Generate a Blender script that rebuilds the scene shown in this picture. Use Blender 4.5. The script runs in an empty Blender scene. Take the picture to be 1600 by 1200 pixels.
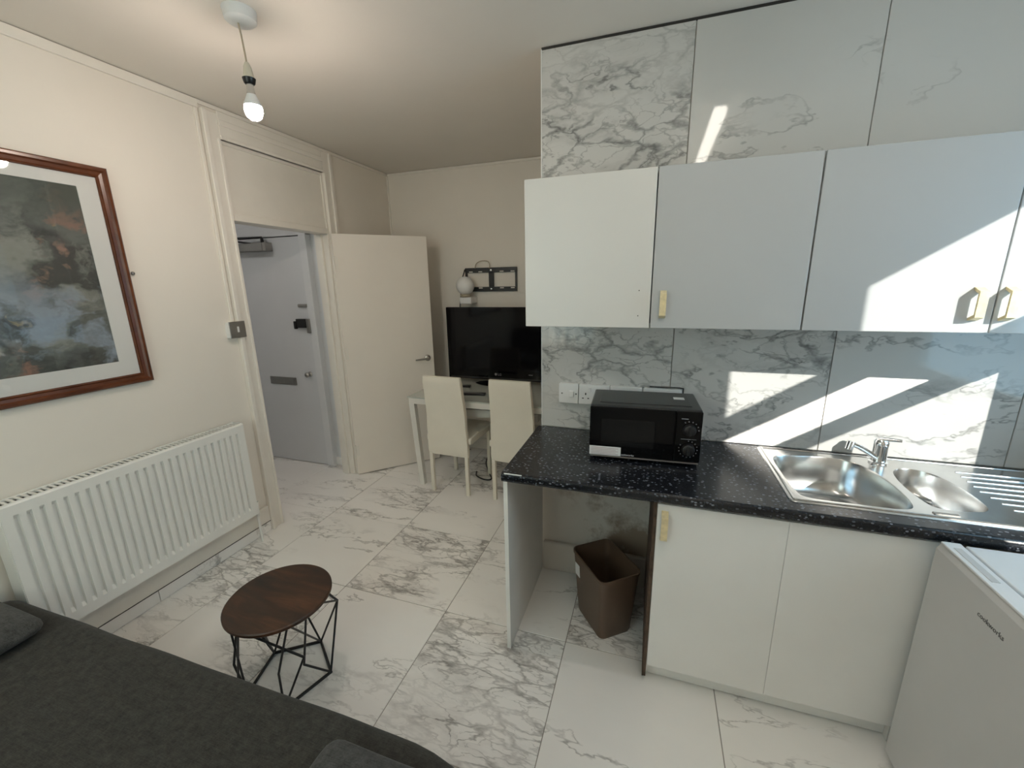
import bpy, bmesh, math, random
from mathutils import Vector, Matrix
random.seed(7)
S = bpy.context.scene
COL = S.collection
PI = math.pi

# ------------------------------------------------------------------ camera
F, YAW, PITCH, ROLL = 650.55, 0.3252, -0.2385, 0.0189
cam_d = bpy.data.cameras.new('camera'); cam = bpy.data.objects.new('camera', cam_d); COL.objects.link(cam)
cam_d.sensor_fit = 'HORIZONTAL'; cam_d.sensor_width = 36.0; cam_d.lens = F / 1600 * 36.0
cam_d.clip_start = 0.02
_R = Matrix.Rotation(YAW, 3, 'Z') @ Matrix.Rotation(PITCH, 3, 'X') @ Matrix.Rotation(ROLL, 3, 'Y')
_M = (_R @ Matrix.Rotation(PI / 2, 3, 'X')).to_4x4(); _M.translation = (2.3532, 0.0, 1.5789)
cam.matrix_world = _M
S.camera = cam

# ------------------------------------------------------------------ world, sun, exposure
W = bpy.data.worlds.new('sky'); S.world = W; W.use_nodes = True
bg = W.node_tree.nodes['Background']; bg.inputs[0].default_value = (0.46, 0.76, 1.0, 1); bg.inputs[1].default_value = 7.0
sun_d = bpy.data.lights.new('sun', 'SUN'); sun_d.energy = 17.0; sun_d.angle = 0.009; sun_d.color = (1.0, 0.95, 0.88)
sun = bpy.data.objects.new('sun', sun_d); COL.objects.link(sun)
sun.rotation_euler = Vector((-1.10, 1.0, -0.727)).to_track_quat('-Z', 'Y').to_euler()
sun.location = (8, -3, 6)
S.view_settings.view_transform = 'Standard'; S.view_settings.look = 'None'
S.view_settings.exposure = 0.17; S.view_settings.gamma = 1.0; S.view_settings.use_curve_mapping = False
S.cycles.max_bounces = 8; S.cycles.diffuse_bounces = 5; S.cycles.glossy_bounces = 5; S.cycles.transparent_max_bounces = 12
S.cycles.use_denoising = True; S.cycles.caustics_reflective = False; S.cycles.caustics_refractive = False
S.cycles.sample_clamp_indirect = 6.0

def portal(name, loc, rot, sx, sy):
    d = bpy.data.lights.new(name, 'AREA'); d.shape = 'RECTANGLE'; d.size = sx; d.size_y = sy
    d.cycles.is_portal = True
    o = bpy.data.objects.new(name, d); COL.objects.link(o); o.location = loc; o.rotation_euler = rot
    return o
portal('window_portal', (3.99, 1.29, 1.6), (0, PI / 2, 0), 1.15, 0.86)
portal('back_window_portal', (1.10, -0.72, 1.575), (PI / 2, 0, 0), 1.4, 1.35)

# ------------------------------------------------------------------ room numbers
T, TF, UF, D, H, WH, XT, XR, YB = 2.008, 1.4205, 1.708, 3.5436, 2.5533, 0.8486, 1.839, 3.90, -0.60

# ------------------------------------------------------------------ helpers
def bm_new(): return bmesh.new()
def box(bm, x0, x1, y0, y1, z0, z1, bev=0.0, seg=2, M=None):
    r = bmesh.ops.create_cube(bm, size=1.0)
    vs = r['verts']
    for v in vs:
        v.co = Vector(((x0 + x1) / 2 + v.co.x * (x1 - x0), (y0 + y1) / 2 + v.co.y * (y1 - y0), (z0 + z1) / 2 + v.co.z * (z1 - z0)))
    if bev > 0:
        es = list({e for v in vs for e in v.link_edges})
        r2 = bmesh.ops.bevel(bm, geom=es, offset=bev, segments=seg, affect='EDGES', profile=0.5)
        vs = r2['verts'] if r2['verts'] else vs
        vs = list({v for f in r2['faces'] for v in f.verts} | set(v for v in vs if v.is_valid))
    if M is not None:
        bmesh.ops.transform(bm, matrix=M, verts=[v for v in vs if v.is_valid])
    return bm
def B(*a, **k): return box(bm_new(), *a, **k)
def ring(bm, pts): return [bm.verts.new(p) for p in pts]
def bridge(bm, a, b, closed=True):
    n = len(a)
    for i in range(n if closed else n - 1):
        j = (i + 1) % n
        bm.faces.new((a[i], a[j], b[j], b[i]))
def tube(bm, pts, r, n=8, cap=True):
    pts = [Vector(p) for p in pts]; prev = None; up = Vector((0, 0, 1)); first = None
    for i, p in enumerate(pts):
        if i == 0: t = pts[1] - p
        elif i == len(pts) - 1: t = p - pts[i - 1]
        else: t = (pts[i + 1] - p).normalized() + (p - pts[i - 1]).normalized()
        t.normalize()
        if i == 0:
            a = t.cross(Vector((0, 0, 1)) if abs(t.z) < 0.9 else Vector((1, 0, 0))).normalized()
        else:
            a = (a - t * a.dot(t)).normalized()
        b = t.cross(a)
        rr = r[i] if isinstance(r, (list, tuple)) else r
        k = 1.0
        if 0 < i < len(pts) - 1:
            c = (p - pts[i - 1]).normalized().dot(t); k = 1 / max(c, 0.6)
        R_ = ring(bm, [p + (a * math.cos(2 * PI * q / n) + b * math.sin(2 * PI * q / n)) * rr * k for q in range(n)])
        if prev: bridge(bm, prev, R_)
        else: first = R_
        prev = R_
    if cap:
        bm.faces.new(list(reversed(first))); bm.faces.new(prev)
    return bm
def lathe(bm, prof, c=(0, 0, 0), n=24, M=None):
    rings = []
    for r, z in prof:
        if r < 1e-6: rings.append([bm.verts.new((0, 0, z))])
        else: rings.append(ring(bm, [(r * math.cos(2 * PI * q / n), r * math.sin(2 * PI * q / n), z) for q in range(n)]))
    for a, b in zip(rings, rings[1:]):
        if len(a) == 1 and len(b) == 1: continue
        if len(a) == 1:
            for i in range(n): bm.faces.new((a[0], b[(i + 1) % n], b[i]))
        elif len(b) == 1:
            for i in range(n): bm.faces.new((a[i], a[(i + 1) % n], b[0]))
        else: bridge(bm, a, b)
    for e, rev in ((rings[0], True), (rings[-1], False)):
        if len(e) > 1: bm.faces.new(list(reversed(e)) if rev else e)
    M = (Matrix.Translation(c) @ M) if M is not None else Matrix.Translation(c)
    bmesh.ops.transform(bm, matrix=M, verts=[v for q in rings for v in q])
    return bm
def prism(bm, pts, d):
    d = Vector(d)
    a = ring(bm, pts); b = ring(bm, [Vector(p) + d for p in pts])
    bridge(bm, a, b); bm.faces.new(list(reversed(a))); bm.faces.new(b)
    return bm
def smooth_closed(pts, n=6):
    out = []; m = len(pts)
    for i in range(m):
        p0, p1, p2, p3 = (Vector(pts[(i + k - 1) % m]) for k in range(4))
        for s in range(n):
            t = s / n
            out.append(0.5 * ((2 * p1) + (-p0 + p2) * t + (2 * p0 - 5 * p1 + 4 * p2 - p3) * t * t + (-p0 + 3 * p1 - 3 * p2 + p3) * t ** 3))
    return out
def spline(pts, n=6):
    out = []; m = len(pts); P = [Vector(p) for p in pts]
    for i in range(m - 1):
        p0, p1, p2, p3 = P[max(i - 1, 0)], P[i], P[i + 1], P[min(i + 2, m - 1)]
        for s in range(n):
            t = s / n
            out.append(0.5 * ((2 * p1) + (-p0 + p2) * t + (2 * p0 - 5 * p1 + 4 * p2 - p3) * t * t + (-p0 + 3 * p1 - 3 * p2 + p3) * t ** 3))
    out.append(P[-1]); return out

def obj(name, bm, mat, parent=None, world=True, smooth=False, loc=None):
    """link a bmesh as ONE object. world=True: verts are world coordinates, moved under the parent's base."""
    bmesh.ops.recalc_face_normals(bm, faces=bm.faces)
    if parent is not None and world:
        inv = base_of(parent).inverted()
        bmesh.ops.transform(bm, matrix=inv, verts=bm.verts)
    elif parent is None and world:
        xs = [v.co for v in bm.verts]
        lo = Vector([min(c[i] for c in xs) for i in range(3)]); hi = Vector([max(c[i] for c in xs) for i in range(3)])
        o0 = Vector(((lo.x + hi.x) / 2, (lo.y + hi.y) / 2, lo.z))
        bmesh.ops.translate(bm, vec=-o0, verts=bm.verts)
    me = bpy.data.meshes.new(name); bm.to_mesh(me); bm.free()
    if mat: me.materials.append(mat)
    if smooth:
        for p in me.polygons: p.use_smooth = True
        try: me.set_sharp_from_angle(angle=math.radians(38))
        except Exception: pass
    o = bpy.data.objects.new(name, me); COL.objects.link(o)
    if parent is not None: o.parent = parent
    elif world: o.location = o0
    if loc is not None: o.location = loc
    return o
def base_of(o):
    m = Matrix.LocRotScale(o.location, o.rotation_euler, o.scale)
    return base_of(o.parent) @ m if o.parent else m
def tag(o, label, cat, group=None):
    o['label'] = label; o['category'] = cat
    if group: o['group'] = group
    return o
def thing(name, label, cat, loc=(0, 0, 0), rz=0.0, group=None):
    o = bpy.data.objects.new(name, None); COL.objects.link(o); o.empty_display_size = 0.1
    o.location = loc; o.rotation_euler = (0, 0, rz)
    return tag(o, label, cat, group)
def struct(o, label=None):
    o['kind'] = 'structure'
    if label: o['label'] = label
    return o
def copy_tree(o, parent=None):
    c = o.copy(); COL.objects.link(c); c.parent = parent
    for ch in list(o.children): copy_tree(ch, c)
    return c
def text(name, body, size, mat, M, parent, depth=0.0004, align='LEFT'):
    cu = bpy.data.curves.new(name, 'FONT'); cu.body = body; cu.size = size; cu.extrude = depth; cu.align_x = align
    cu.resolution_u = 3
    t = bpy.data.objects.new(name, cu); COL.objects.link(t)
    bpy.context.view_layer.update()
    me = bpy.data.meshes.new_from_object(t.evaluated_get(bpy.context.evaluated_depsgraph_get()))
    bpy.data.objects.remove(t); bpy.data.curves.remove(cu)
    bm = bm_new(); bm.from_mesh(me); bpy.data.meshes.remove(me)
    bmesh.ops.transform(bm, matrix=M, verts=bm.verts)
    return obj(name, bm, mat, parent, world=True)

# ------------------------------------------------------------------ materials
def nodes_of(name):
    m = bpy.data.materials.new(name); m.use_nodes = True
    nt = m.node_tree; p = nt.nodes['Principled BSDF']
    return m, nt, p
def N(nt, t, **k):
    n = nt.nodes.new(t)
    for a, b in k.items(): setattr(n, a, b)
    return n
def math_n(nt, op, a, b=None, clamp=False):
    n = N(nt, 'ShaderNodeMath', operation=op, use_clamp=clamp)
    for i, v in enumerate((a, b)):
        if v is None: continue
        if isinstance(v, (int, float)): n.inputs[i].default_value = v
        else: nt.links.new(v, n.inputs[i])
    return n.outputs[0]
def ramp(nt, fac, stops):
    r = N(nt, 'ShaderNodeValToRGB'); e = r.color_ramp.elements
    while len(e) < len(stops): e.new(0.5)
    for q, (pos, c) in zip(e, stops):
        q.position = pos; q.color = c if len(c) == 4 else (*c, 1)
    nt.links.new(fac, r.inputs[0]); return r.outputs[0]
def noise(nt, vec, scale, detail=4, rough=0.55, dist=0.0):
    n = N(nt, 'ShaderNodeTexNoise'); n.inputs['Scale'].default_value = scale; n.inputs['Detail'].default_value = detail
    n.inputs['Roughness'].default_value = rough; n.inputs['Distortion'].default_value = dist
    if vec is not None: nt.links.new(vec, n.inputs['Vector'])
    return n
def coords(nt, kind='Object'): return N(nt, 'ShaderNodeTexCoord').outputs[kind]
def bump(nt, p, h, strength=0.1, dist=0.002):
    b = N(nt, 'ShaderNodeBump'); b.inputs['Strength'].default_value = strength; b.inputs['Distance'].default_value = dist
    nt.links.new(h, b.inputs['Height']); nt.links.new(b.outputs[0], p.inputs['Normal'])
def mixc(nt, fac, a, b):
    n = N(nt, 'ShaderNodeMix', data_type='RGBA')
    for i, v in ((0, fac), (6, a), (7, b)):
        if isinstance(v, (int, float)): n.inputs[i].default_value = v
        elif isinstance(v, tuple): n.inputs[i].default_value = v if len(v) == 4 else (*v, 1)
        else: nt.links.new(v, n.inputs[i])
    return n.outputs[2]
def plain(name, c, rough=0.5, metal=0.0, spec=0.5, var=0.0, vscale=8.0, bmp=0.0, bscale=60.0, coat=0.0, world=False):
    m, nt, p = nodes_of(name)
    p.inputs['Roughness'].default_value = rough; p.inputs['Metallic'].default_value = metal
    p.inputs['Specular IOR Level'].default_value = spec; p.inputs['Coat Weight'].default_value = coat
    p.inputs['Coat Roughness'].default_value = 0.05
    co = coords(nt)
    nz = noise(nt, co, vscale, 4)
    v = max(var, 0.02)
    nt.links.new(ramp(nt, nz.outputs['Fac'], [(0.3, tuple(x * (1 - v) for x in c)), (0.7, tuple(min(1, x * (1 + v * 0.5)) for x in c))]), p.inputs['Base Color'])
    if bmp > 0:
        bump(nt, p, noise(nt, co, bscale, 3).outputs['Fac'], bmp, 0.003)
    return m

def marble(name, base=(0.80, 0.79, 0.77), vein=(0.27, 0.26, 0.25), rough=0.12):
    m, nt, p = nodes_of(name)
    p.inputs['Roughness'].default_value = rough
    oi = N(nt, 'ShaderNodeObjectInfo'); co = coords(nt)
    off = N(nt, 'ShaderNodeCombineXYZ')
    nt.links.new(math_n(nt, 'MULTIPLY', oi.outputs['Random'], 137.0), off.inputs[0])
    nt.links.new(math_n(nt, 'MULTIPLY', oi.outputs['Random'], 71.0), off.inputs[1])
    nt.links.new(math_n(nt, 'MULTIPLY', oi.outputs['Random'], 211.0), off.inputs[2])
    at = N(nt, 'ShaderNodeAttribute', attribute_type='OBJECT', attribute_name='veining'); dens = at.outputs['Fac']
    mp = N(nt, 'ShaderNodeMapping'); mp.inputs['Rotation'].default_value = (0.5, 0.6, 0.7); mp.inputs['Scale'].default_value = (0.72, 1.95, 1.45)
    nt.links.new(co, mp.inputs[0])
    ad = N(nt, 'ShaderNodeVectorMath', operation='ADD'); nt.links.new(mp.outputs[0], ad.inputs[0]); nt.links.new(off.outputs[0], ad.inputs[1])
    P0 = ad.outputs[0]
    # warp
    w1 = noise(nt, P0, 3.2, 5, 0.6)
    sc = N(nt, 'ShaderNodeVectorMath', operation='SCALE'); sc.inputs[3].default_value = 0.34; nt.links.new(w1.outputs['Color'], sc.inputs[0])
    wp = N(nt, 'ShaderNodeVectorMath', operation='ADD'); nt.links.new(P0, wp.inputs[0]); nt.links.new(sc.outputs[0], wp.inputs[1])
    # web veins
    vo = N(nt, 'ShaderNodeTexVoronoi', feature='DISTANCE_TO_EDGE'); vo.inputs['Scale'].default_value = 6.0; nt.links.new(wp.outputs[0], vo.inputs['Vector'])
    thick = noise(nt, P0, 7.0, 3)
    d1 = math_n(nt, 'DIVIDE', vo.outputs[0], math_n(nt, 'MAXIMUM', math_n(nt, 'MULTIPLY', math_n(nt, 'SUBTRACT', thick.outputs['Fac'], 0.33), 0.42), 0.012))
    web = math_n(nt, 'SUBTRACT', 1.0, d1, clamp=True)
    web = math_n(nt, 'POWER', web, 0.8)
    vo2 = N(nt, 'ShaderNodeTexVoronoi', feature='DISTANCE_TO_EDGE'); vo2.inputs['Scale'].default_value = 12.0; nt.links.new(wp.outputs[0], vo2.inputs['Vector'])
    d2 = math_n(nt, 'DIVIDE', vo2.outputs[0], math_n(nt, 'MAXIMUM', math_n(nt, 'MULTIPLY', math_n(nt, 'SUBTRACT', thick.outputs['Fac'], 0.40), 0.5), 0.004))
    web = math_n(nt, 'MAXIMUM', web, math_n(nt, 'MULTIPLY', math_n(nt, 'SUBTRACT', 1.0, d2, clamp=True), 0.7))
    # region mask for the web (grows with the tile's veining)
    msk = noise(nt, P0, 1.5, 2, 0.5, 0.4)
    thr = math_n(nt, 'SUBTRACT', 0.64, math_n(nt, 'MULTIPLY', dens, 0.34))
    mask = math_n(nt, 'MULTIPLY', math_n(nt, 'SUBTRACT', msk.outputs['Fac'], thr), 9.0, clamp=True)
    web = math_n(nt, 'MULTIPLY', web, mask)
    # long veins
    lv = noise(nt, wp.outputs[0], 1.25, 5, 0.62, 0.3)
    a = math_n(nt, 'ABSOLUTE', math_n(nt, 'SUBTRACT', lv.outputs['Fac'], 0.5))
    long_ = math_n(nt, 'SUBTRACT', 1.0, math_n(nt, 'DIVIDE', a, 0.013), clamp=True)
    lm = noise(nt, P0, 2.3, 2)
    long_ = math_n(nt, 'MULTIPLY', long_, math_n(nt, 'MULTIPLY', math_n(nt, 'SUBTRACT', lm.outputs['Fac'], 0.42), 6.0, clamp=True))
    soft = math_n(nt, 'MULTIPLY', math_n(nt, 'SUBTRACT', 1.0, math_n(nt, 'DIVIDE', a, 0.06), clamp=True), math_n(nt, 'MULTIPLY', mask, 0.28))
    fine = noise(nt, P0, 30.0, 4, 0.7)
    tot = math_n(nt, 'MAXIMUM', math_n(nt, 'MULTIPLY', web, 0.8), math_n(nt, 'MULTIPLY', long_, 0.75))
    tot = math_n(nt, 'ADD', tot, soft, clamp=True)
    tot = math_n(nt, 'MULTIPLY', tot, math_n(nt, 'ADD', math_n(nt, 'MULTIPLY', fine.outputs['Fac'], 1.3), 0.2), clamp=True)
    cl = noise(nt, P0, 2.0, 4, 0.6)
    b = mixc(nt, cl.outputs['Fac'], tuple(x * 0.94 for x in base), tuple(min(1, x * 1.04) for x in base))
    nt.links.new(mixc(nt, tot, b, vein), p.inputs['Base Color'])
    return m

M = {}
M['wall'] = plain('wall_paint', (0.80, 0.75, 0.675), 0.6, var=0.03, vscale=2.0, bmp=0.06, bscale=45)
M['ceiling'] = plain('ceiling_paint', (0.76, 0.715, 0.655), 0.75, var=0.03, vscale=1.5, bmp=0.05, bscale=30)
M['gloss_white'] = plain('white_gloss_paint', (0.81, 0.77, 0.70), 0.35, var=0.04, vscale=5, bmp=0.05, bscale=25)
M['hall_white'] = plain('hall_paint', (0.72, 0.735, 0.75), 0.5, var=0.03, vscale=3)
M['front_door'] = plain('front_door_paint', (0.68, 0.70, 0.72), 0.45, var=0.03, vscale=3)
M['door_leaf'] = plain('door_leaf_paint', (0.83, 0.775, 0.70), 0.38, var=0.03, vscale=2.5, bmp=0.03, bscale=18)
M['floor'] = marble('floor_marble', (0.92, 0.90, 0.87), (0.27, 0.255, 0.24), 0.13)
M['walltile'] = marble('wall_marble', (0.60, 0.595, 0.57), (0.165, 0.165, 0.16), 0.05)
M['grout'] = plain('grout', (0.30, 0.28, 0.25), 0.9, var=0.15, vscale=20)
M['rad'] = plain('radiator_enamel', (0.82, 0.81, 0.77), 0.35, var=0.02, vscale=4)
M['dark'] = plain('dark_gap', (0.03, 0.027, 0.024), 0.8)
M['black_plastic'] = plain('black_plastic', (0.012, 0.012, 0.013), 0.32)
M['black_gloss'] = plain('black_gloss', (0.003, 0.003, 0.0035), 0.06, spec=0.22)
M['mw_body'] = plain('black_painted_steel', (0.025, 0.026, 0.027), 0.28, var=0.1)
M['tv_screen'] = plain('tv_screen', (0.004, 0.004, 0.005), 0.08, spec=0.25)
M['mw_window'] = plain('smoked_window', (0.008, 0.008, 0.0085), 0.12, spec=0.3)
M['cab_gloss'] = plain('gloss_white_laminate', (0.505, 0.515, 0.515), 0.09, var=0.015, vscale=3, bmp=0.012, bscale=5)
M['cab_matt'] = plain('satin_white_laminate', (0.72, 0.705, 0.67), 0.32, var=0.02, vscale=3)
M['cab_base'] = plain('base_white_laminate', (0.87, 0.86, 0.83), 0.28, var=0.03, vscale=3)
M['carcass'] = plain('carcass_white', (0.72, 0.71, 0.68), 0.5, var=0.03)
M['brass'] = plain('worn_brass', (0.86, 0.73, 0.45), 0.35, metal=0.35, var=0.15, vscale=60)
M['chrome'] = plain('chrome', (0.85, 0.86, 0.87), 0.06, metal=1.0)
M['steel'] = plain('brushed_steel', (0.62, 0.62, 0.61), 0.22, metal=1.0, var=0.08, vscale=14, bmp=0.03, bscale=30)
M['satin_steel'] = plain('satin_steel', (0.36, 0.35, 0.33), 0.35, metal=1.0, var=0.08)
M['switch_metal'] = plain('switch_metal', (0.40, 0.385, 0.36), 0.38, metal=0.85)
M['plastic'] = plain('white_plastic', (0.80, 0.80, 0.79), 0.3)
M['cream_plastic'] = plain('cream_plastic', (0.62, 0.58, 0.47), 0.35)
M['leather'] = plain('cream_faux_leather', (0.80, 0.755, 0.65), 0.42, var=0.04, vscale=6, bmp=0.35, bscale=9)
M['desk_white'] = plain('desk_white_metal', (0.74, 0.72, 0.67), 0.35)
M['wire'] = plain('black_wire', (0.012, 0.012, 0.013), 0.4)
M['bin'] = plain('brown_plastic', (0.125, 0.080, 0.053), 0.45, var=0.05)
M['fridge'] = plain('fridge_white', (0.76, 0.765, 0.77), 0.3, var=0.015)
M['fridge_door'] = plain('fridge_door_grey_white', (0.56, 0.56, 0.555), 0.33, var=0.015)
M['print'] = plain('grey_print', (0.12, 0.12, 0.12), 0.5)
M['white_print'] = plain('white_print', (0.65, 0.65, 0.66), 0.5)
M['dim_print'] = plain('dim_print', (0.22, 0.22, 0.23), 0.5)
M['mat_board'] = plain('mat_board', (0.84, 0.84, 0.81), 0.8)
M['rust_wood'] = plain('rotten_chipboard', (0.10, 0.065, 0.045), 0.9, var=0.5, vscale=25, bmp=0.3, bscale=60)
M['putty'] = plain('white_chip', (0.75, 0.75, 0.73), 0.6)
M['flex'] = plain('cream_flex', (0.42, 0.36, 0.26), 0.5)

def fabric(name, c):
    m, nt, p = nodes_of(name); p.inputs['Roughness'].default_value = 0.95; p.inputs['Specular IOR Level'].default_value = 0.15
    p.inputs['Sheen Weight'].default_value = 0.12; p.inputs['Sheen Roughness'].default_value = 0.5
    co = coords(nt)
    big = noise(nt, co, 42.0, 5, 0.7); fine = noise(nt, co, 220.0, 2)
    mp = N(nt, 'ShaderNodeMapping'); mp.inputs['Scale'].default_value = (30, 500, 200); nt.links.new(co, mp.inputs[0])
    thr = noise(nt, mp.outputs[0], 1.0, 3)
    f = math_n(nt, 'ADD', math_n(nt, 'MULTIPLY', big.outputs['Fac'], 0.45), math_n(nt, 'ADD', math_n(nt, 'MULTIPLY', fine.outputs['Fac'], 0.25), math_n(nt, 'MULTIPLY', thr.outputs['Fac'], 0.3)))
    nt.links.new(ramp(nt, f, [(0.36, tuple(x * 0.55 for x in c)), (0.64, tuple(x * 1.6 for x in c))]), p.inputs['Base Color'])
    bump(nt, p, f, 0.35, 0.002)
    return m
M['sofa'] = fabric('charcoal_fabric', (0.039, 0.037, 0.032))
M['cushion'] = fabric('cushion_fabric', (0.060, 0.060, 0.058))

def worktop_mat():
    m, nt, p = nodes_of('black_speckled_laminate'); p.inputs['Roughness'].default_value = 0.24
    co = coords(nt)
    mp = N(nt, 'ShaderNodeMapping'); mp.inputs['Scale'].default_value = (1, 1.5, 1.5); nt.links.new(co, mp.inputs[0])
    v1 = N(nt, 'ShaderNodeTexVoronoi'); v1.inputs['Scale'].default_value = 62; nt.links.new(mp.outputs[0], v1.inputs['Vector'])
    s1 = math_n(nt, 'LESS_THAN', v1.outputs['Distance'], 0.30)
    sc = N(nt, 'ShaderNodeSeparateColor'); nt.links.new(v1.outputs['Color'], sc.inputs[0])
    s1 = math_n(nt, 'MULTIPLY', s1, math_n(nt, 'GREATER_THAN', sc.outputs[0], 0.40))
    n2 = noise(nt, co, 150.0, 3); s2 = math_n(nt, 'MULTIPLY', math_n(nt, 'SUBTRACT', n2.outputs['Fac'], 0.58), 5.0, clamp=True)
    n3 = noise(nt, co, 26.0, 4); s3 = math_n(nt, 'MULTIPLY', math_n(nt, 'SUBTRACT', n3.outputs['Fac'], 0.55), 3.0, clamp=True)
    b = mixc(nt, s3, (0.008, 0.009, 0.012), (0.022, 0.025, 0.032))
    b = mixc(nt, math_n(nt, 'MULTIPLY', s2, 0.6), b, (0.11, 0.125, 0.155))
    b = mixc(nt, math_n(nt, 'MULTIPLY', s1, math_n(nt, 'ADD', 0.25, math_n(nt, 'MULTIPLY', sc.outputs[1], 0.5))), b, (0.27, 0.295, 0.335))
    nt.links.new(b, p.inputs['Base Color'])
    return m
M['worktop'] = worktop_mat()

def wood(name, c0, c1, c2, scale=(2.2, 14, 14), rough=0.35):
    m, nt, p = nodes_of(name); p.inputs['Roughness'].default_value = rough
    co = coords(nt); mp = N(nt, 'ShaderNodeMapping'); mp.inputs['Scale'].default_value = scale; mp.inputs['Rotation'].default_value = (0, 0, 0.9 if 'stool' in name else 0)
    nt.links.new(co, mp.inputs[0])
    n1 = noise(nt, mp.outputs[0], 1.6, 6, 0.62, 0.6)
    n2 = noise(nt, co, 7.0, 3)
    f = math_n(nt, 'ADD', math_n(nt, 'MULTIPLY', n1.outputs['Fac'], 0.7), math_n(nt, 'MULTIPLY', n2.outputs['Fac'], 0.3))
    nt.links.new(ramp(nt, f, [(0.32, c0), (0.5, c1), (0.7, c2)]), p.inputs['Base Color'])
    bump(nt, p, n1.outputs['Fac'], 0.08, 0.001)
    return m
M['stool_wood'] = wood('stool_walnut', (0.012, 0.007, 0.004), (0.040, 0.016, 0.0065), (0.10, 0.038, 0.014), rough=0.45)
M['frame_wood'] = wood('mahogany_frame', (0.050, 0.013, 0.005), (0.11, 0.032, 0.012), (0.19, 0.062, 0.022), scale=(20, 3, 3), rough=0.25)

def glass(name, tint, fres=0.9):
    m = bpy.data.materials.new(name); m.use_nodes = True; nt = m.node_tree; nt.nodes.clear()
    out = N(nt, 'ShaderNodeOutputMaterial'); tr = N(nt, 'ShaderNodeBsdfTransparent'); tr.inputs[0].default_value = (*tint, 1)
    gl = N(nt, 'ShaderNodeBsdfGlossy'); gl.inputs['Roughness'].default_value = 0.02
    lw = N(nt, 'ShaderNodeLayerWeight'); lw.inputs[0].default_value = 0.5
    fac = math_n(nt, 'ADD', math_n(nt, 'MULTIPLY', math_n(nt, 'POWER', lw.outputs['Facing'], 5.0), fres), 0.04)
    mx = N(nt, 'ShaderNodeMixShader'); nt.links.new(fac, mx.inputs[0])
    nt.links.new(tr.outputs[0], mx.inputs[1]); nt.links.new(gl.outputs[0], mx.inputs[2]); nt.links.new(mx.outputs[0], out.inputs[0])
    return m
M['pane'] = glass('window_glass', (0.66, 0.67, 0.67))
M['picture_glass'] = glass('picture_glass', (0.97, 0.97, 0.97))
def emit(name, c, s):
    m = bpy.data.materials.new(name); m.use_nodes = True; nt = m.node_tree; p = nt.nodes['Principled BSDF']
    p.inputs['Base Color'].default_value = (0.8, 0.8, 0.8, 1); p.inputs['Emission Color'].default_value = (*c, 1); p.inputs['Emission Strength'].default_value = s
    return m
M['bulb'] = emit('lit_bulb', (1.0, 0.84, 0.72), 300.0)
M['tube'] = emit('lit_diffuser', (1.0, 0.93, 0.82), 17.0)

M['hall_glow'] = emit('hall_fill_glow', (1.0, 0.97, 0.93), 20.0)  # emission of the lamp added in the hall
def net_mat():
    m = bpy.data.materials.new('net_cloth'); m.use_nodes = True; nt = m.node_tree; nt.nodes.clear()
    out = N(nt, 'ShaderNodeOutputMaterial'); tr = N(nt, 'ShaderNodeBsdfTranslucent'); di = N(nt, 'ShaderNodeBsdfDiffuse'); mx = N(nt, 'ShaderNodeMixShader')
    tr.inputs[0].default_value = (0.97, 0.88, 0.72, 1); di.inputs[0].default_value = (0.85, 0.84, 0.80, 1); mx.inputs[0].default_value = 0.1
    nt.links.new(tr.outputs[0], mx.inputs[1]); nt.links.new(di.outputs[0], mx.inputs[2]); nt.links.new(mx.outputs[0], out.inputs[0])
    return m
M['net'] = net_mat()
def art_mat():
    m, nt, p = nodes_of('blotched_print'); p.inputs['Roughness'].default_value = 0.7
    co = coords(nt, 'Generated')
    w = noise(nt, co, 4.0, 4); sc = N(nt, 'ShaderNodeVectorMath', operation='SCALE'); sc.inputs[3].default_value = 0.45; nt.links.new(w.outputs['Color'], sc.inputs[0])
    ad = N(nt, 'ShaderNodeVectorMath', operation='ADD'); nt.links.new(co, ad.inputs[0]); nt.links.new(sc.outputs[0], ad.inputs[1])
    xyz = N(nt, 'ShaderNodeSeparateXYZ'); nt.links.new(co, xyz.inputs[0])
    def patch(seed, scale, lo, gain):
        sh = N(nt, 'ShaderNodeVectorMath', operation='ADD'); nt.links.new(ad.outputs[0], sh.inputs[0]); sh.inputs[1].default_value = (seed, seed * 1.7, seed * 0.6)
        return math_n(nt, 'MULTIPLY', math_n(nt, 'SUBTRACT', noise(nt, sh.outputs[0], scale, 5, 0.6).outputs['Fac'], lo), gain, clamp=True)
    c = mixc(nt, patch(1.3, 5.0, 0.40, 5.0), (0.045, 0.050, 0.045), (0.15, 0.165, 0.15))
    c = mixc(nt, patch(4.1, 4.0, 0.53, 9.0), c, (0.30, 0.315, 0.28))
    c = mixc(nt, patch(7.7, 6.0, 0.57, 10.0), c, (0.34, 0.20, 0.15))
    c = mixc(nt, patch(9.2, 8.0, 0.63, 12.0), c, (0.42, 0.33, 0.17))
    lowz = math_n(nt, 'MULTIPLY', math_n(nt, 'SUBTRACT', 0.58, xyz.outputs[2]), 4.0, clamp=True)
    c = mixc(nt, math_n(nt, 'MULTIPLY', patch(12.5, 4.2, 0.47, 8.0), lowz), c, (0.33, 0.40, 0.48))
    topz = math_n(nt, 'MULTIPLY', math_n(nt, 'SUBTRACT', xyz.outputs[2], 0.72), 5.0, clamp=True)
    c = mixc(nt, math_n(nt, 'MULTIPLY', topz, 0.8), c, (0.06, 0.075, 0.06))
    nb = noise(nt, co, 40.0, 4)
    dk = mixc(nt, math_n(nt, 'MULTIPLY', nb.outputs['Fac'], 0.35), c, (0.06, 0.065, 0.065))
    nt.links.new(dk, p.inputs['Base Color'])
    return m
M['art'] = art_mat()

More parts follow.
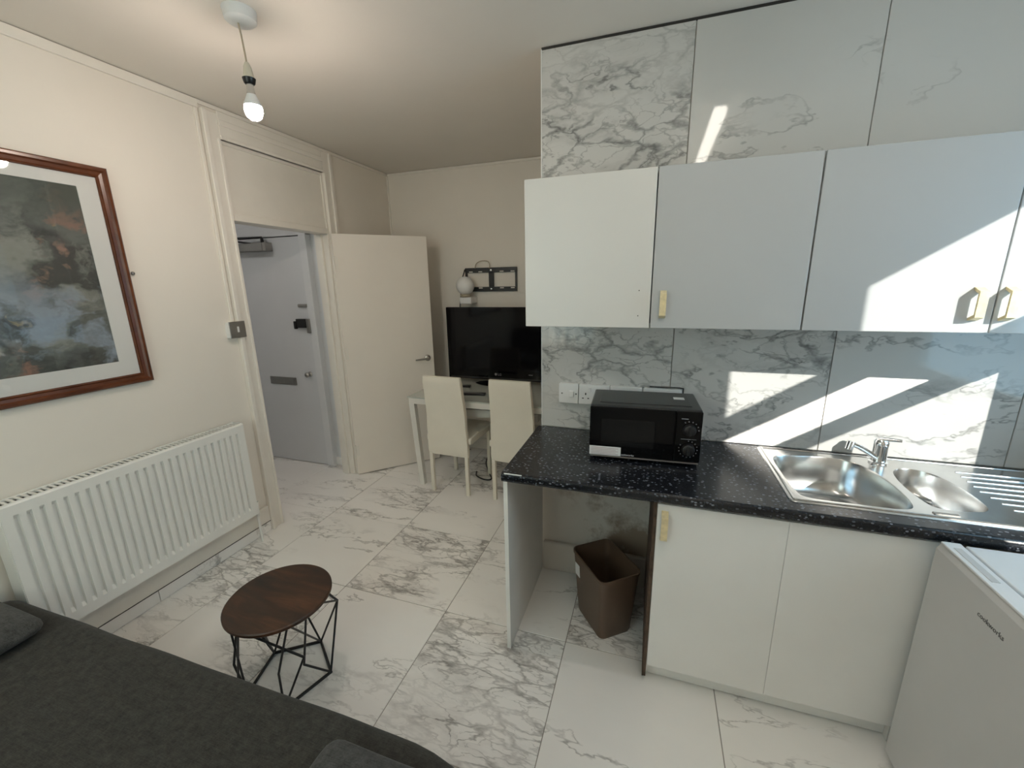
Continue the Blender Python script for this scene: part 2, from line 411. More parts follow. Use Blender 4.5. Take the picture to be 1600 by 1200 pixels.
def stained_wall(spot=None):
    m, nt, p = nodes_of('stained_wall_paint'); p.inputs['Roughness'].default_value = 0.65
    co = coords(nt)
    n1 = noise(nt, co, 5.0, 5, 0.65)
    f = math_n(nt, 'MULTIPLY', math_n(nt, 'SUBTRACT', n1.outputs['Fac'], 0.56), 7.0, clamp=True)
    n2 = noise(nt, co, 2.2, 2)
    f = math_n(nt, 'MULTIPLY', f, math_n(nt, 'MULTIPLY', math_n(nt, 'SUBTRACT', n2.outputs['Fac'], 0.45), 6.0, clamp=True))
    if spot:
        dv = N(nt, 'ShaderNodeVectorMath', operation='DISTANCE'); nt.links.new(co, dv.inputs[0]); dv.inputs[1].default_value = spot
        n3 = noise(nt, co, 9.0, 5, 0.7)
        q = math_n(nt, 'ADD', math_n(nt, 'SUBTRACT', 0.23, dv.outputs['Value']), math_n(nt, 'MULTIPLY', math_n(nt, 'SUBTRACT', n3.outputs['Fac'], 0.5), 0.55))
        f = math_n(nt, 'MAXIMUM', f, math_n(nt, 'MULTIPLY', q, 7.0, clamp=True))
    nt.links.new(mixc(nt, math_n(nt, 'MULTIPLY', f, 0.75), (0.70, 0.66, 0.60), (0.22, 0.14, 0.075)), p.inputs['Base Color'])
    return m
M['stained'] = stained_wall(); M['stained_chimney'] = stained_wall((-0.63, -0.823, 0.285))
def desk_glass():
    m, nt, p = nodes_of('painted_glass'); p.inputs['Roughness'].default_value = 0.04
    p.inputs['Base Color'].default_value = (0.50, 0.53, 0.48, 1); p.inputs['Coat Weight'].default_value = 0.6; p.inputs['Coat Roughness'].default_value = 0.02
    return m
M['desk_glass'] = desk_glass()

# ================================================================== SETTING
# floor: grout bed and separate tiles
floor = struct(obj('floor', B(-1.45, XR + 0.12, YB - 0.12, D + 0.12, -0.06, -0.0025), M['grout']), 'white marble-look tiled floor')
gx = [0.2590 + 0.6025 * i for i in range(-3, 8)]
gy = [1.5406 + 0.6055 * i for i in range(-4, 5)]
tile_cache = {}
def tile(name, x0, x1, y0, y1, z0, z1, mat, parent, bev=0.0012, veining=0.3):
    k = (round(x1 - x0, 4), round(y1 - y0, 4), round(z1 - z0, 4), mat.name)
    if k not in tile_cache:
        bm = B(-(x1 - x0) / 2, (x1 - x0) / 2, -(y1 - y0) / 2, (y1 - y0) / 2, -(z1 - z0) / 2, (z1 - z0) / 2, bev=bev, seg=1)
        me = bpy.data.meshes.new(name); bm.to_mesh(me); bm.free(); me.materials.append(mat); tile_cache[k] = me
    o = bpy.data.objects.new(name, tile_cache[k]); COL.objects.link(o); o.parent = parent
    o.location = base_of(parent).inverted() @ Vector(((x0 + x1) / 2, (y0 + y1) / 2, (z0 + z1) / 2))
    o['veining'] = veining
    return o
g = 0.0016
FV = {}
for i in range(len(gx) - 1):
    for j in range(len(gy) - 1):
        x0, x1, y0, y1 = gx[i] + g, gx[i + 1] - g, gy[j] + g, gy[j + 1] - g
        x0, x1, y0, y1 = max(x0, -1.40), min(x1, XR), max(y0, YB), min(y1, D)
        if x1 - x0 < 0.03 or y1 - y0 < 0.03: continue
        v = random.choice((0.0, 0.1, 0.15, 0.3, 0.8))
        cxm, cym = (x0 + x1) / 2, (y0 + y1) / 2
        if 1.46 < cxm < 2.06 and 0.9 < cym < 1.54: v = 1.0
        if 0.86 < cxm < 1.46 and 1.54 < cym < 2.14: v = 0.75
        if 0.86 < cxm < 1.46 and 0.9 < cym < 1.54: v = 0.1
        if 2.06 < cxm < 2.67 and 0.9 < cym < 1.54: v = 0.15
        if 0.26 < cxm < 0.86 and 1.54 < cym < 2.14: v = 0.1
        tile('floor_tile', x0, x1, y0, y1, -0.009, 0.0, M['floor'], floor, veining=v)

struct(obj('ceiling', B(-1.45, XR + 0.12, YB - 0.12, D + 0.12, H, H + 0.08), M['ceiling']), 'plain off-white painted ceiling')
# left wall with the doorway (opening y 1.935..2.715)
OY0, OY1, OZ = 1.935, 2.715, 2.385
bm = bm_new()
box(bm, -0.13, 0, YB - 0.12, OY0, -0.06, H + 0.02); box(bm, -0.13, 0, OY1, D + 0.12, -0.06, H + 0.02); box(bm, -0.13, 0, OY0, OY1, OZ, H + 0.02)
struct(obj('wall_left', bm, M['wall']), 'off-white painted wall with a doorway')
struct(obj('wall_far', B(0, XT + 0.02, D, D + 0.12, -0.06, H + 0.02), M['wall']), 'off-white painted wall behind the television')
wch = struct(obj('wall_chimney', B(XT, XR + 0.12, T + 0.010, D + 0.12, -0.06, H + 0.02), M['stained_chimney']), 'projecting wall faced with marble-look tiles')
# back wall with an unseen window added for fill light, right wall with the sunny sash window
def wall_with_hole(axis, a0, a1, pos0, pos1, h0, h1, z0, z1):
    bm = bm_new()
    for (u0, u1, w0, w1) in ((a0, h0, -0.06, H + 0.02), (h1, a1, -0.06, H + 0.02), (h0, h1, -0.06, z0), (h0, h1, z1, H + 0.02)):
        if axis == 'y': box(bm, pos0, pos1, u0, u1, w0, w1)
        else: box(bm, u0, u1, pos0, pos1, w0, w1)
    return bm
BX0, BX1 = 0.45, 1.75
WY0, WY1, WZ0, WZ1 = 0.868, 1.716, 1.04, 2.155
struct(obj('wall_right', wall_with_hole('y', YB - 0.12, T + 0.02, XR, XR + 0.06, WY0 - 0.05, WY1 + 0.05, WZ0 - 0.05, WZ1 + 0.05), M['wall']), 'painted wall with the sash window')
struct(obj('wall_back', wall_with_hole('x', 0, XR, YB - 0.08, YB, BX0 - 0.05, BX1 + 0.05, 0.90, 2.25), M['wall']), 'painted wall behind the camera')
def window(name, label, axis, u0, u1, z0, z1, p, dirn, bars, panes, fr=0.05):
    root = bpy.data.objects.new(name, None); COL.objects.link(root); struct(root, label)
    root.location = (p, (u0 + u1) / 2, z0) if axis == 'y' else ((u0 + u1) / 2, p, z0)
    def bx(bm, a, b, c, d, dep):
        if axis == 'y': box(bm, p - dep, p + dep, a, b, c, d)
        else: box(bm, a, b, p - dep, p + dep, c, d)
    bm = bm_new(); bx(bm, u0 - fr, u0, z0 - fr, z1 + fr, 0.02); bx(bm, u1, u1 + fr, z0 - fr, z1 + fr, 0.02); bx(bm, u0, u1, z0 - fr, z0, 0.02); bx(bm, u0, u1, z1, z1 + fr, 0.02)
    obj('window_frame', bm, M['gloss_white'], root)
    for (a, b) in bars:
        bm = bm_new(); bx(bm, u0, u1, a, b, 0.018); obj('rail', bm, M['gloss_white'], root)
    for (a, b) in panes:
        bm = bm_new(); bx(bm, u0, u1, a, b, 0.002); obj('pane', bm, M['pane'], root)
    return root
window('window_1', 'white sash window open a hand width at its middle', 'y', WY0, WY1, WZ0, WZ1, XR + 0.03, 1,
       [(1.462, 1.526), (1.677, 1.773)], [(WZ0, 1.462), (1.773, WZ1)])

window('added_window_2', 'unseen white window added behind the sofa for fill light, with a net curtain', 'x', BX0, BX1, 0.95, 2.20, YB - 0.04, -1, [(1.55, 1.60)], [(0.95, 1.55), (1.60, 2.20)])  # out of view, added as a soft fill source

# hallway shell
struct(obj('wall_hall_end', B(-1.45, -0.13, 2.83, 2.93, -0.06, H + 0.02), M['hall_white']))
struct(obj('wall_hall_side', B(-1.45, -1.33, 0.5, 2.83, -0.06, H + 0.02), M['hall_white']))
struct(obj('wall_hall_near', B(-1.33, -0.13, 0.5, 0.6, -0.06, H + 0.02), M['hall_white']))

# wall tiles
dens = {(0, 2): 1.0, (1, 2): 0.12, (2, 2): 0.10, (3, 2): 0.2, (0, 0): 0.85, (1, 0): 0.55, (2, 0): 0.05, (3, 0): 0.3, (0, 1): 0.3, (1, 1): 0.3, (2, 1): 0.2, (3, 1): 0.2}
wx = [1.839, 2.4500, 3.0630, 3.6760, XR]; wz = [0.8495, 1.3780, 1.955, 2.544]
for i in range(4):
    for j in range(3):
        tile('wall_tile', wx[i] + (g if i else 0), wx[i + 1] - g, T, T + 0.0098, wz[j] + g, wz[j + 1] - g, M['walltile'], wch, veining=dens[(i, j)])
obj('tile_edge_trim', B(XT - 0.004, XT, T - 0.001, T + 0.012, WH, 2.545), M['plastic'], wch)
struct(obj('trim_1', B(XT - 0.002, XR, T + 0.002, T + 0.010, 2.5435, H), M['dark']), 'dark joint along the top of the tiled wall')
# picture-rail style trims under the ceiling
struct(obj('trim_2', B(0, 0.014, YB, 1.838, 2.509, H - 0.003, bev=0.003), M['gloss_white']))
struct(obj('trim_3', B(0, 0.012, 1.838, D, 2.530, H - 0.002, bev=0.003), M['gloss_white']))
struct(obj('trim_4', B(0.012, XT, D - 0.012, D, 2.532, H - 0.002, bev=0.003), M['gloss_white']))
struct(obj('trim_5', B(0.0, 0.012, D - 0.012, D, 0.0, 2.532, bev=0.002), M['gloss_white']))
# baseboards
sk = obj('baseboard_left', B(0, 0.016, YB, 1.842, 0.070, 0.180, bev=0.004), M['gloss_white']); struct(sk, 'white painted skirting board above marble tile skirting')
yy = [YB, -0.05, 0.555, 1.16, 1.842]
obj('shadow_gap', B(0.0, 0.0165, YB, 1.842, 0.0675, 0.0712), M['dark'], sk)
for a, b in zip(yy, yy[1:]): tile('skirting_tile', 0.0, 0.012, a + g, b - g, 0.0, 0.068, M['floor'], sk, veining=0.3)
struct(obj('baseboard_far', B(0.012, XT, D - 0.016, D, 0.0, 0.11, bev=0.004), M['gloss_white']))
struct(obj('baseboard_left_far', B(0, 0.016, 2.80, D, 0.0, 0.11, bev=0.004), M['gloss_white']))
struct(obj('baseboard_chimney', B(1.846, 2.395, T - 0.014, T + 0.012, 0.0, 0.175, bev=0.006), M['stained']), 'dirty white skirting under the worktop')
struct(obj('baseboard_hall', B(-0.30, -0.13, 2.815, 2.83, 0.0, 0.075, bev=0.003), M['floor']))

# doorway casing: two-step architrave, jamb linings, transom, blank fanlight panel
def casing(name, segs):
    bm = bm_new()
    for s in segs: box(bm, *s, bev=0.003, seg=1)
    return struct(obj(name, bm, M['gloss_white']))
casing('trim_6', [(0, 0.018, 1.850, OY0, 0, 2.512), (0.0, 0.030, 1.842, 1.868, 0, 2.512), (0, 0.024, 1.915, OY0 - 0.002, 0, OZ)])
casing('trim_7', [(0, 0.018, OY1, 2.795, 0, 2.528), (0.0, 0.030, 2.775, 2.803, 0, 2.528), (0, 0.024, OY1 + 0.002, OY1 + 0.020, 0, OZ)])
casing('trim_8', [(0, 0.018, OY0, OY1, OZ, 2.528), (0, 0.026, OY0, OY1, 2.455, 2.485), (0, 0.024, OY0, OY1, OZ, OZ + 0.02)])
casing('trim_9', [(-0.13, 0.0, OY1 - 0.012, OY1 + 0.001, 0, OZ), (-0.095, -0.05, OY1 - 0.028, OY1 - 0.011, 0, 1.955)])
casing('trim_10', [(-0.13, 0.0, OY0 - 0.001, OY0 + 0.010, 0, OZ)])
casing('trim_11', [(-0.10, 0.012, OY0 + 0.010, OY1 - 0.012, 1.960, 2.000)])
casing('trim_12', [(-0.03, -0.008, OY0 + 0.01, OY1 - 0.012, 2.0, OZ)])
casing('trim_13', [(-0.012, 0.004, OY0 + 0.010, OY1 - 0.012, OZ - 0.02, OZ)])

# room door, hinged on the far jamb, swung 46 degrees into the room
d1 = bpy.data.objects.new('door_1', None); COL.objects.link(d1); d1.location = (0.012, 2.722, 0.0); d1.rotation_euler = (0, 0, math.radians(45.5))
struct(d1, 'plain white flush door standing open into the room')
LW = 0.725
obj('door_leaf', B(0, LW, -0.040, 0.0, 0.008, 1.962, bev=0.002), M['door_leaf'], d1, world=False)
hd = obj('door_handle', lathe(bm_new(), [(0.0, 0), (0.026, 0), (0.026, 0.006), (0.022, 0.009), (0.010, 0.011), (0.010, 0.042), (0.0, 0.044)], (LW - 0.055, -0.040, 0.955), 20, Matrix.Rotation(PI / 2, 4, 'X')), M['satin_steel'], d1, world=False, smooth=True)
obj('lever', tube(bm_new(), [(LW - 0.050, -0.080, 0.955), (LW - 0.10, -0.082, 0.953), (LW - 0.17, -0.080, 0.950)], [0.009, 0.008, 0.007], 10), M['satin_steel'], hd, world=False, smooth=True)
for z in (1.75, 1.05, 0.22):
    bm = tube(bm_new(), [(0.0, -0.044, z - 0.05), (0.0, -0.044, z + 0.05)], 0.007, 8); box(bm, 0.0, 0.03, -0.043, -0.0395, z - 0.045, z + 0.045)
    obj('hinge', bm, M['gloss_white'], d1, world=False)
# front door at the end of the hall
d2 = bpy.data.objects.new('door_2', None); COL.objects.link(d2); d2.location = (-0.72, 2.80, 0); struct(d2, 'grey-white front door seen through the doorway')
FY = 2.790
obj('door_leaf', B(-1.13, -0.362, FY, FY + 0.035, 0.006, 1.972, bev=0.002), M['front_door'], d2)
bm = bm_new(); box(bm, -0.356, -0.285, FY - 0.012, FY + 0.045, 0, 2.06, bev=0.003); box(bm, -1.22, -0.285, FY - 0.006, FY + 0.045, 1.980, 2.06, bev=0.003); box(bm, -1.22, -1.136, FY - 0.012, FY + 0.045, 0, 2.06, bev=0.003)
obj('door_frame', bm, M['hall_white'], d2)
obj('gap', B(-1.136, -0.352, FY + 0.036, FY + 0.039, 0, 1.985), M['dark'], d2)  # dark sheet standing in for the shade around the door leaf
lp = obj('letter_plate', B(-0.885, -0.590, FY - 0.008, FY + 0.001, 0.735, 0.802, bev=0.002), M['satin_steel'], d2)
obj('flap', B(-0.860, -0.615, FY - 0.012, FY - 0.007, 0.748, 0.790, bev=0.002), M['satin_steel'], lp)
obj('door_knob', lathe(bm_new(), [(0, 0), (0.022, 0), (0.020, 0.006), (0.012, 0.012), (0.020, 0.03), (0.022, 0.04), (0.014, 0.05), (0, 0.052)], (-0.430, FY, 0.842), 16, Matrix.Rotation(PI / 2, 4, 'X')), M['satin_steel'], d2, smooth=True)
obj('deadbolt', B(-0.452, -0.356, FY - 0.018, FY + 0.001, 1.412, 1.440, bev=0.008), M['satin_steel'], d2)
nl = obj('night_latch', B(-0.475, -0.375, FY - 0.035, FY + 0.001, 1.245, 1.318, bev=0.004), M['black_plastic'], d2)
obj('latch_lever', B(-0.492, -0.470, FY - 0.045, FY - 0.020, 1.235, 1.300, bev=0.004), M['black_plastic'], nl)
obj('keep', B(-0.374, -0.345, FY - 0.030, FY - 0.004, 1.20, 1.318, bev=0.003), M['satin_steel'], d2)
cl = obj('door_closer', B(-1.02, -0.680, FY - 0.070, FY + 0.001, 1.868, 1.932, bev=0.004), M['satin_steel'], d2)
obj('closer_cap', B(-0.678, -0.645, FY - 0.068, FY + 0.001, 1.868, 1.934, bev=0.003), M['switch_metal'], cl)
bm = tube(bm_new(), [(-0.70, FY - 0.04, 1.934), (-0.70, FY - 0.04, 1.972)], 0.012, 10); tube(bm, [(-1.05, FY - 0.10, 1.975), (-0.70, FY - 0.04, 1.975)], 0.008, 8); tube(bm, [(-1.05, FY - 0.10, 1.965), (-0.85, FY - 0.02, 1.935)], 0.007, 8)
obj('closer_arm', bm, M['black_plastic'], cl)

# ================================================================== THINGS
# ---- framed print on the left wall
PY0, PY1, PZ0, PZ1 = 0.16, 1.350, 1.143, 2.102
t = thing('framed_picture', 'large framed print with wide white mount hanging above the radiator', 'picture', (0.0, (PY0 + PY1) / 2, PZ0))
def frame_bar(a, b, inward):
    # mitred moulding: profile across the width, swept from corner a to corner b
    prof = [(0, 0.0), (0, 0.020), (0.006, 0.026), (0.016, 0.026), (0.022, 0.018), (0.034, 0.016), (0.040, 0.020), (0.045, 0.012), (0.045, 0.0)]
    bm = bm_new(); rings = []
    for (c, sgn) in ((a, 1), (b, -1)):
        ax = Vector((0, b[0] - a[0], b[1] - a[1])).normalized(); inn = Vector((0, *inward))
        rings.append(ring(bm, [Vector((0.002 + h, c[0], c[1])) + inn * w + ax * (w * sgn) for w, h in prof]))
    bridge(bm, rings[0], rings[1]); bm.faces.new(rings[0]); bm.faces.new(list(reversed(rings[1])))
    return bm
for a, b, inn in (((PY0, PZ0), (PY1, PZ0), (0, 1)), ((PY1, PZ0), (PY1, PZ1), (-1, 0)), ((PY1, PZ1), (PY0, PZ1), (0, -1)), ((PY0, PZ1), (PY0, PZ0), (1, 0))):
    obj('frame_side', frame_bar(a, b, inn), M['frame_wood'], t)
mb = bm_new()
i0, i1, k0, k1 = PY0 + 0.115, 1.232, 1.256, 2.010
for s in ((PY0 + 0.04, PY1 - 0.04, PZ0 + 0.04, k0), (PY0 + 0.04, PY1 - 0.04, k1, PZ1 - 0.04), (PY0 + 0.04, i0, k0, k1), (i1, PY1 - 0.04, k0, k1)):
    box(mb, 0.006, 0.011, s[0], s[1], s[2], s[3])
obj('mount', mb, M['mat_board'], t)
obj('print', B(0.004, 0.008, i0 - 0.005, i1 + 0.005, k0 - 0.005, k1 + 0.005), M['art'], t)
obj('glass', B(0.0135, 0.0150, PY0 + 0.040, PY1 - 0.040, PZ0 + 0.040, PZ1 - 0.040), M['picture_glass'], t)
hk = obj('picture_hook', lathe(bm_new(), [(0, 0), (0.008, 0), (0.009, 0.004), (0.006, 0.010), (0, 0.012)], (0.0, 1.372, 1.655), 10, Matrix.Rotation(PI / 2, 4, 'Y')), M['satin_steel'], smooth=True)
tag(hk, 'small metal nail head in the wall right of the picture frame', 'nail')

# ---- light switch
t = thing('light_switch', 'brushed metal light switch on the wall beside the door casing', 'light switch', (0.0, 1.83, 1.29))
obj('back_box', B(0.0, 0.034, 1.778, 1.872, 1.294, 1.386, bev=0.003), M['plastic'], t)
sp = obj('face_plate', B(0.034, 0.039, 1.776, 1.876, 1.292, 1.388, bev=0.002), M['switch_metal'], t)
obj('rocker', B(0.038, 0.043, 1.822, 1.832, 1.325, 1.358, bev=0.001), M['plastic'], sp)
obj('cable_trunking', B(0.0, 0.010, 1.816, 1.832, 1.386, 2.508, bev=0.002), M['gloss_white'], t)

# ---- radiator
RY0, RY1, RZ0, RZ1, RX0, RX1 = 0.707, 1.702, 0.215, 0.803, 0.024, 0.104
t = thing('radiator', 'white ribbed panel radiator on the left wall under the picture', 'radiator', (0.06, (RY0 + RY1) / 2, RZ0))
bm = bm_new()
pitch = 0.0362; n = int((RY1 - RY0 - 0.03) / pitch); y = RY0 + (RY1 - RY0 - n * pitch) / 2
prof = [(RY0, 0.0)]
for k in range(n):
    a = y + k * pitch
    prof += [(a + 0.004, 0.0), (a + 0.0065, -0.013), (a + 0.0185, -0.013), (a + 0.0210, 0.0)]
prof += [(RY1, 0.0)]
levels = [(RZ0, 0.0), (RZ0 + 0.045, 0.0), (RZ0 + 0.062, 1.0), (RZ1 - 0.062, 1.0), (RZ1 - 0.045, 0.0), (RZ1 - 0.006, 0.0), (RZ1, -0.6)]
rows = []
for z, s in levels:
    rows.append(ring(bm, [(RX1 + (dx * s if s >= 0 else -0.006), yy_, z) for yy_, dx in prof]))
for a, b in zip(rows, rows[1:]): bridge(bm, a, b, closed=False)
ex = bmesh.ops.extrude_face_region(bm, geom=bm.faces[:]); bmesh.ops.translate(bm, vec=(-0.012, 0, 0), verts=[v for v in ex['geom'] if isinstance(v, bmesh.types.BMVert)])
obj('front_panel', bm, M['rad'], t)
obj('back_panel', B(RX0, RX0 + 0.012, RY0 + 0.004, RY1 - 0.004, RZ0 + 0.005, RZ1 - 0.004, bev=0.003), M['rad'], t)
for (a, b) in ((RY0 - 0.002, RY0 + 0.003), (RY1 - 0.003, RY1 + 0.002)):
    obj('side_panel', B(RX0 - 0.004, RX1 - 0.004, a, b, RZ0 + 0.03, RZ1 + 0.003, bev=0.001), M['rad'], t)
gr = bm_new(); box(gr, RX0 - 0.002, RX0 + 0.010, RY0, RY1, RZ1 - 0.002, RZ1 + 0.003); box(gr, RX1 - 0.014, RX1 - 0.006, RY0, RY1, RZ1 - 0.002, RZ1 + 0.003)
tg = obj('top_grille', gr, M['rad'], t)
obj('shade_block', B(RX0 + 0.0125, RX1 - 0.0125, RY0 + 0.01, RY1 - 0.01, RZ1 - 0.06, RZ1 - 0.010), M['dark'], t)  # dark block standing in for the shade below the slats
me = None
for k in range(48):
    a = RY0 + 0.008 + k * (RY1 - RY0 - 0.016) / 48
    if me is None:
        o = obj('slat', B(RX0 + 0.009, RX1 - 0.013, a, a + 0.0085, RZ1 - 0.004, RZ1 + 0.0015), M['rad'], tg); me = o.data; oy = a; L0 = o.location.copy()
    else:
        o = bpy.data.objects.new('slat', me); COL.objects.link(o); o.parent = tg; o.location = L0 + Vector((0, a - oy, 0))
bm = tube(bm_new(), [(0.065, RY1 + 0.022, 0.0), (0.065, RY1 + 0.022, 0.20)], 0.008, 10); obj('pipe', bm, M['rad'], t, smooth=True)
bm = tube(bm_new(), [(0.065, RY1 + 0.022, 0.19), (0.065, RY1 + 0.022, 0.275)], 0.013, 12); tube(bm, [(0.065, RY1 + 0.022, 0.255), (0.065, RY1 - 0.006, 0.255)], 0.010, 10); obj('valve', bm, M['rad'], t, smooth=True)

# ---- pendant lamp
PX, PY = 0.872, 1.385
t = thing('pendant_lamp', 'bare lit bulb hanging on a thin flex from a white ceiling rose', 'lamp', (PX, PY, 2.20))
obj('ceiling_rose', lathe(bm_new(), [(0.0, H - 0.042), (0.042, H - 0.040), (0.052, H - 0.032), (0.056, H)], (PX, PY, 0), 28), M['plastic'], t, smooth=True)
obj('flex', tube(bm_new(), spline([(PX - 0.004, PY - 0.008, H - 0.040), (PX - 0.002, PY - 0.003, 2.46), (PX, PY, 2.385)], 4), 0.0032, 6), M['flex'], t, smooth=True)
lh = obj('lamp_holder', lathe(bm_new(), [(0.0, 2.392), (0.007, 2.390), (0.013, 2.375), (0.018, 2.345), (0.019, 2.338), (0.0, 2.337)], (PX, PY, 0), 18), M['cream_plastic'], t, smooth=True)
obj('holder_ring', lathe(bm_new(), [(0.0, 2.339), (0.023, 2.338), (0.019, 2.322), (0.015, 2.318), (0.0, 2.317)], (PX, PY, 0), 18), M['black_plastic'], lh, smooth=True)
bl = obj('bulb_neck', lathe(bm_new(), [(0.0, 2.246), (0.0300, 2.246), (0.0295, 2.254), (0.021, 2.272), (0.0150, 2.286), (0.0, 2.287)], (PX, PY, 0), 24), M['plastic'], t, smooth=True)
obj('bulb_dome', lathe(bm_new(), [(0.0, 2.198), (0.014, 2.200), (0.025, 2.209), (0.0312, 2.226), (0.0312, 2.238), (0.0300, 2.2458), (0.0, 2.2458)], (PX, PY, 0), 24), M['bulb'], bl, smooth=True)
obj('bulb_cap', lathe(bm_new(), [(0.0, 2.285), (0.0155, 2.286), (0.013, 2.298), (0.012, 2.318), (0.0, 2.319)], (PX, PY, 0), 16), M['steel'], bl, smooth=True)

# ---- fluorescent batten above (seen as a streak mirrored in the wall tile)
t = thing('strip_light', 'white ceiling strip light mirrored in the glossy wall tile', 'strip light', (2.65, 0.5, H - 0.08))
obj('body', B(2.612, 2.688, -0.14, 1.16, H - 0.035, H, bev=0.004), M['plastic'], t)
obj('diffuser', B(2.615, 2.685, -0.12, 1.14, H - 0.078, H - 0.033, bev=0.014, seg=3), M['tube'], t, smooth=True)

# ---- unseen net curtain, added to diffuse sun through the back window
def curtain():
    bm = bm_new(); n = 90; rows = []
    for z in (2.33, 1.6, 0.80):
        rows.append(ring(bm, [(BX0 - 0.14 + (BX1 - BX0 + 0.28) * k / n, YB + 0.045 + 0.018 * math.sin(k * 0.9) * (1.0 if z < 2 else 0.6), z) for k in range(n + 1)]))
    for a, b in zip(rows, rows[1:]): bridge(bm, a, b, closed=False)
    return bm
t = thing('added_net_curtain', 'unseen white net curtain added to diffuse the light of the back window', 'curtain', ((BX0 + BX1) / 2, YB + 0.045, 0.80))
obj('cloth', curtain(), M['net'], t, smooth=True)
obj('curtain_pole', tube(bm_new(), [(BX0 - 0.2, YB + 0.045, 2.345), (BX1 + 0.2, YB + 0.045, 2.345)], 0.011, 12), M['satin_steel'], t, smooth=True)

# ---- unseen lamp, added to light the hall
t = thing('added_hall_lamp', 'unseen round ceiling lamp added to light the hallway', 'lamp', (-0.72, 1.75, H - 0.07))
obj('lamp_base', lathe(bm_new(), [(0, H - 0.02), (0.135, H - 0.02), (0.135, H), (0, H)], (-0.72, 1.75, 0), 28), M['plastic'], t)
obj('lamp_shade', lathe(bm_new(), [(0, H - 0.075), (0.07, H - 0.070), (0.11, H - 0.052), (0.125, H - 0.0205), (0, H - 0.0205)], (-0.72, 1.75, 0), 28), M['hall_glow'], t, smooth=True)

# ---- side table with geometric wire base
CX, CY, ZT = 1.005, 1.042, 0.385
t = thing('side_table', 'small round dark wood side table on black wire legs', 'side table', (CX, CY, 0))
obj('table_top', lathe(bm_new(), [(0.0, ZT - 0.018), (0.190, ZT - 0.018), (0.194, ZT - 0.013), (0.194, ZT - 0.004), (0.190, ZT), (0.0, ZT)], (CX, CY, 0), 64), M['stool_wood'], t, smooth=True)
wr = 0.0042
def pol(az, r, z): return Vector((CX + r * math.cos(math.radians(az)), CY + r * math.sin(math.radians(az)), z))
zt = ZT - 0.020
base = [pol(18 + 72 * k, 0.162, 0.006) for k in range(5)]
bm = bm_new(); tube(bm, base + [base[0], base[1]], wr * 1.35, 8); obj('base_ring', bm, M['wire'], t, smooth=True)
bm = bm_new(); tube(bm, [pol(18 + 36 + 72 * k, 0.12, zt) for k in range(6)], wr, 8); obj('top_ring', bm, M['wire'], t, smooth=True)
loops = [
    [pol(36, 0.165, zt), pol(50, 0.205, 0.265), base[0]], [pol(72, 0.13, zt), pol(50, 0.205, 0.265), base[1]],
    [pol(10, 0.165, zt), pol(50, 0.205, 0.265)][::-1] + [],
    [pol(100, 0.15, zt), pol(126, 0.20, 0.26), base[1]], [pol(150, 0.15, zt), pol(126, 0.20, 0.26), base[2]],
    [pol(196, 0.17, zt), pol(203, 0.225, 0.070), base[3]], [pol(232, 0.175, zt), base[3]], [pol(262, 0.165, zt), pol(215, 0.195, 0.045)],
    [pol(180, 0.15, zt), pol(170, 0.19, 0.10), base[2]],
    [pol(255, 0.17, zt), pol(337, 0.175, 0.205), base[4]], [pol(325, 0.17, zt), base[2] * 0.0 + pol(300, 0.12, 0.13), base[4]],
    [pol(352, 0.155, zt), pol(343, 0.12, 0.12), base[0]], [pol(320, 0.14, zt), base[1]], [pol(290, 0.14, zt), base[2]],
]
for L in loops: obj('wire_leg', tube(bm_new(), L, wr, 8), M['wire'], t, smooth=True)

# ---- sofa bed
def soft_box(x0, x1, y0, y1, z0, z1, r=0.05, puff=0.0, cuts=14, wob=0.004, seed=1):
    bm = bm_new(); box(bm, x0, x1, y0, y1, z0, z1)
    bmesh.ops.subdivide_edges(bm, edges=bm.edges[:], cuts=cuts, use_grid_fill=True)
    rnd = random.Random(seed); ph = [rnd.uniform(0, 6.28) for _ in range(6)]
    c = Vector(((x0 + x1) / 2, (y0 + y1) / 2, (z0 + z1) / 2)); hx, hy, hz = (x1 - x0) / 2, (y1 - y0) / 2, (z1 - z0) / 2
    for v in bm.verts:
        d = v.co - c; q = Vector((max(-(hx - r), min(hx - r, d.x)), max(-(hy - r), min(hy - r, d.y)), max(-(hz - r), min(hz - r, d.z))))
        e = d - q
        if e.length > 1e-9: e = e.normalized() * r
        d = q + e
        u, w = d.x / hx, d.y / hy
        if puff:
            k = (1 - u * u) * (1 - w * w); d.z *= (1 - puff) + puff * max(k, 0) ** 0.5
        d.z += wob * (math.sin(7 * v.co.x + ph[0]) * math.sin(9 * v.co.y + ph[1]) + 0.5 * math.sin(17 * v.co.x + 5 * v.co.y + ph[2])) * (1 if d.z > 0 else 0)
        d.y += 0.4 * wob * math.sin(11 * v.co.x + ph[3])
        v.co = c + d
    return bm
t = thing('sofa_bed', 'dark charcoal fabric sofa filling the lower left foreground', 'sofa', (1.02, 0.18, 0))
obj('base', soft_box(0.03, 2.03, -0.36, 0.665, 0.05, 0.26, 0.025, cuts=8, wob=0.0), M['sofa'], t, smooth=True)
bm = soft_box(0.02, 2.06, -0.37, 0.705, 0.235, 0.426, 0.040, cuts=34, wob=0.003, seed=3)
for v in bm.verts:
    k = max(0.0, min(1.0, (v.co.y - 0.2) / 0.45)); e = max(0.0, (v.co.x - 1.78) / 0.28)
    v.co.y += k * (0.0105 * (v.co.x - 0.2) - 0.075 * e * e)
obj('seat', bm, M['sofa'], t, smooth=True)
obj('backrest', soft_box(0.02, 2.06, -0.56, -0.36, 0.10, 0.80, 0.06, cuts=10), M['sofa'], t, smooth=True)
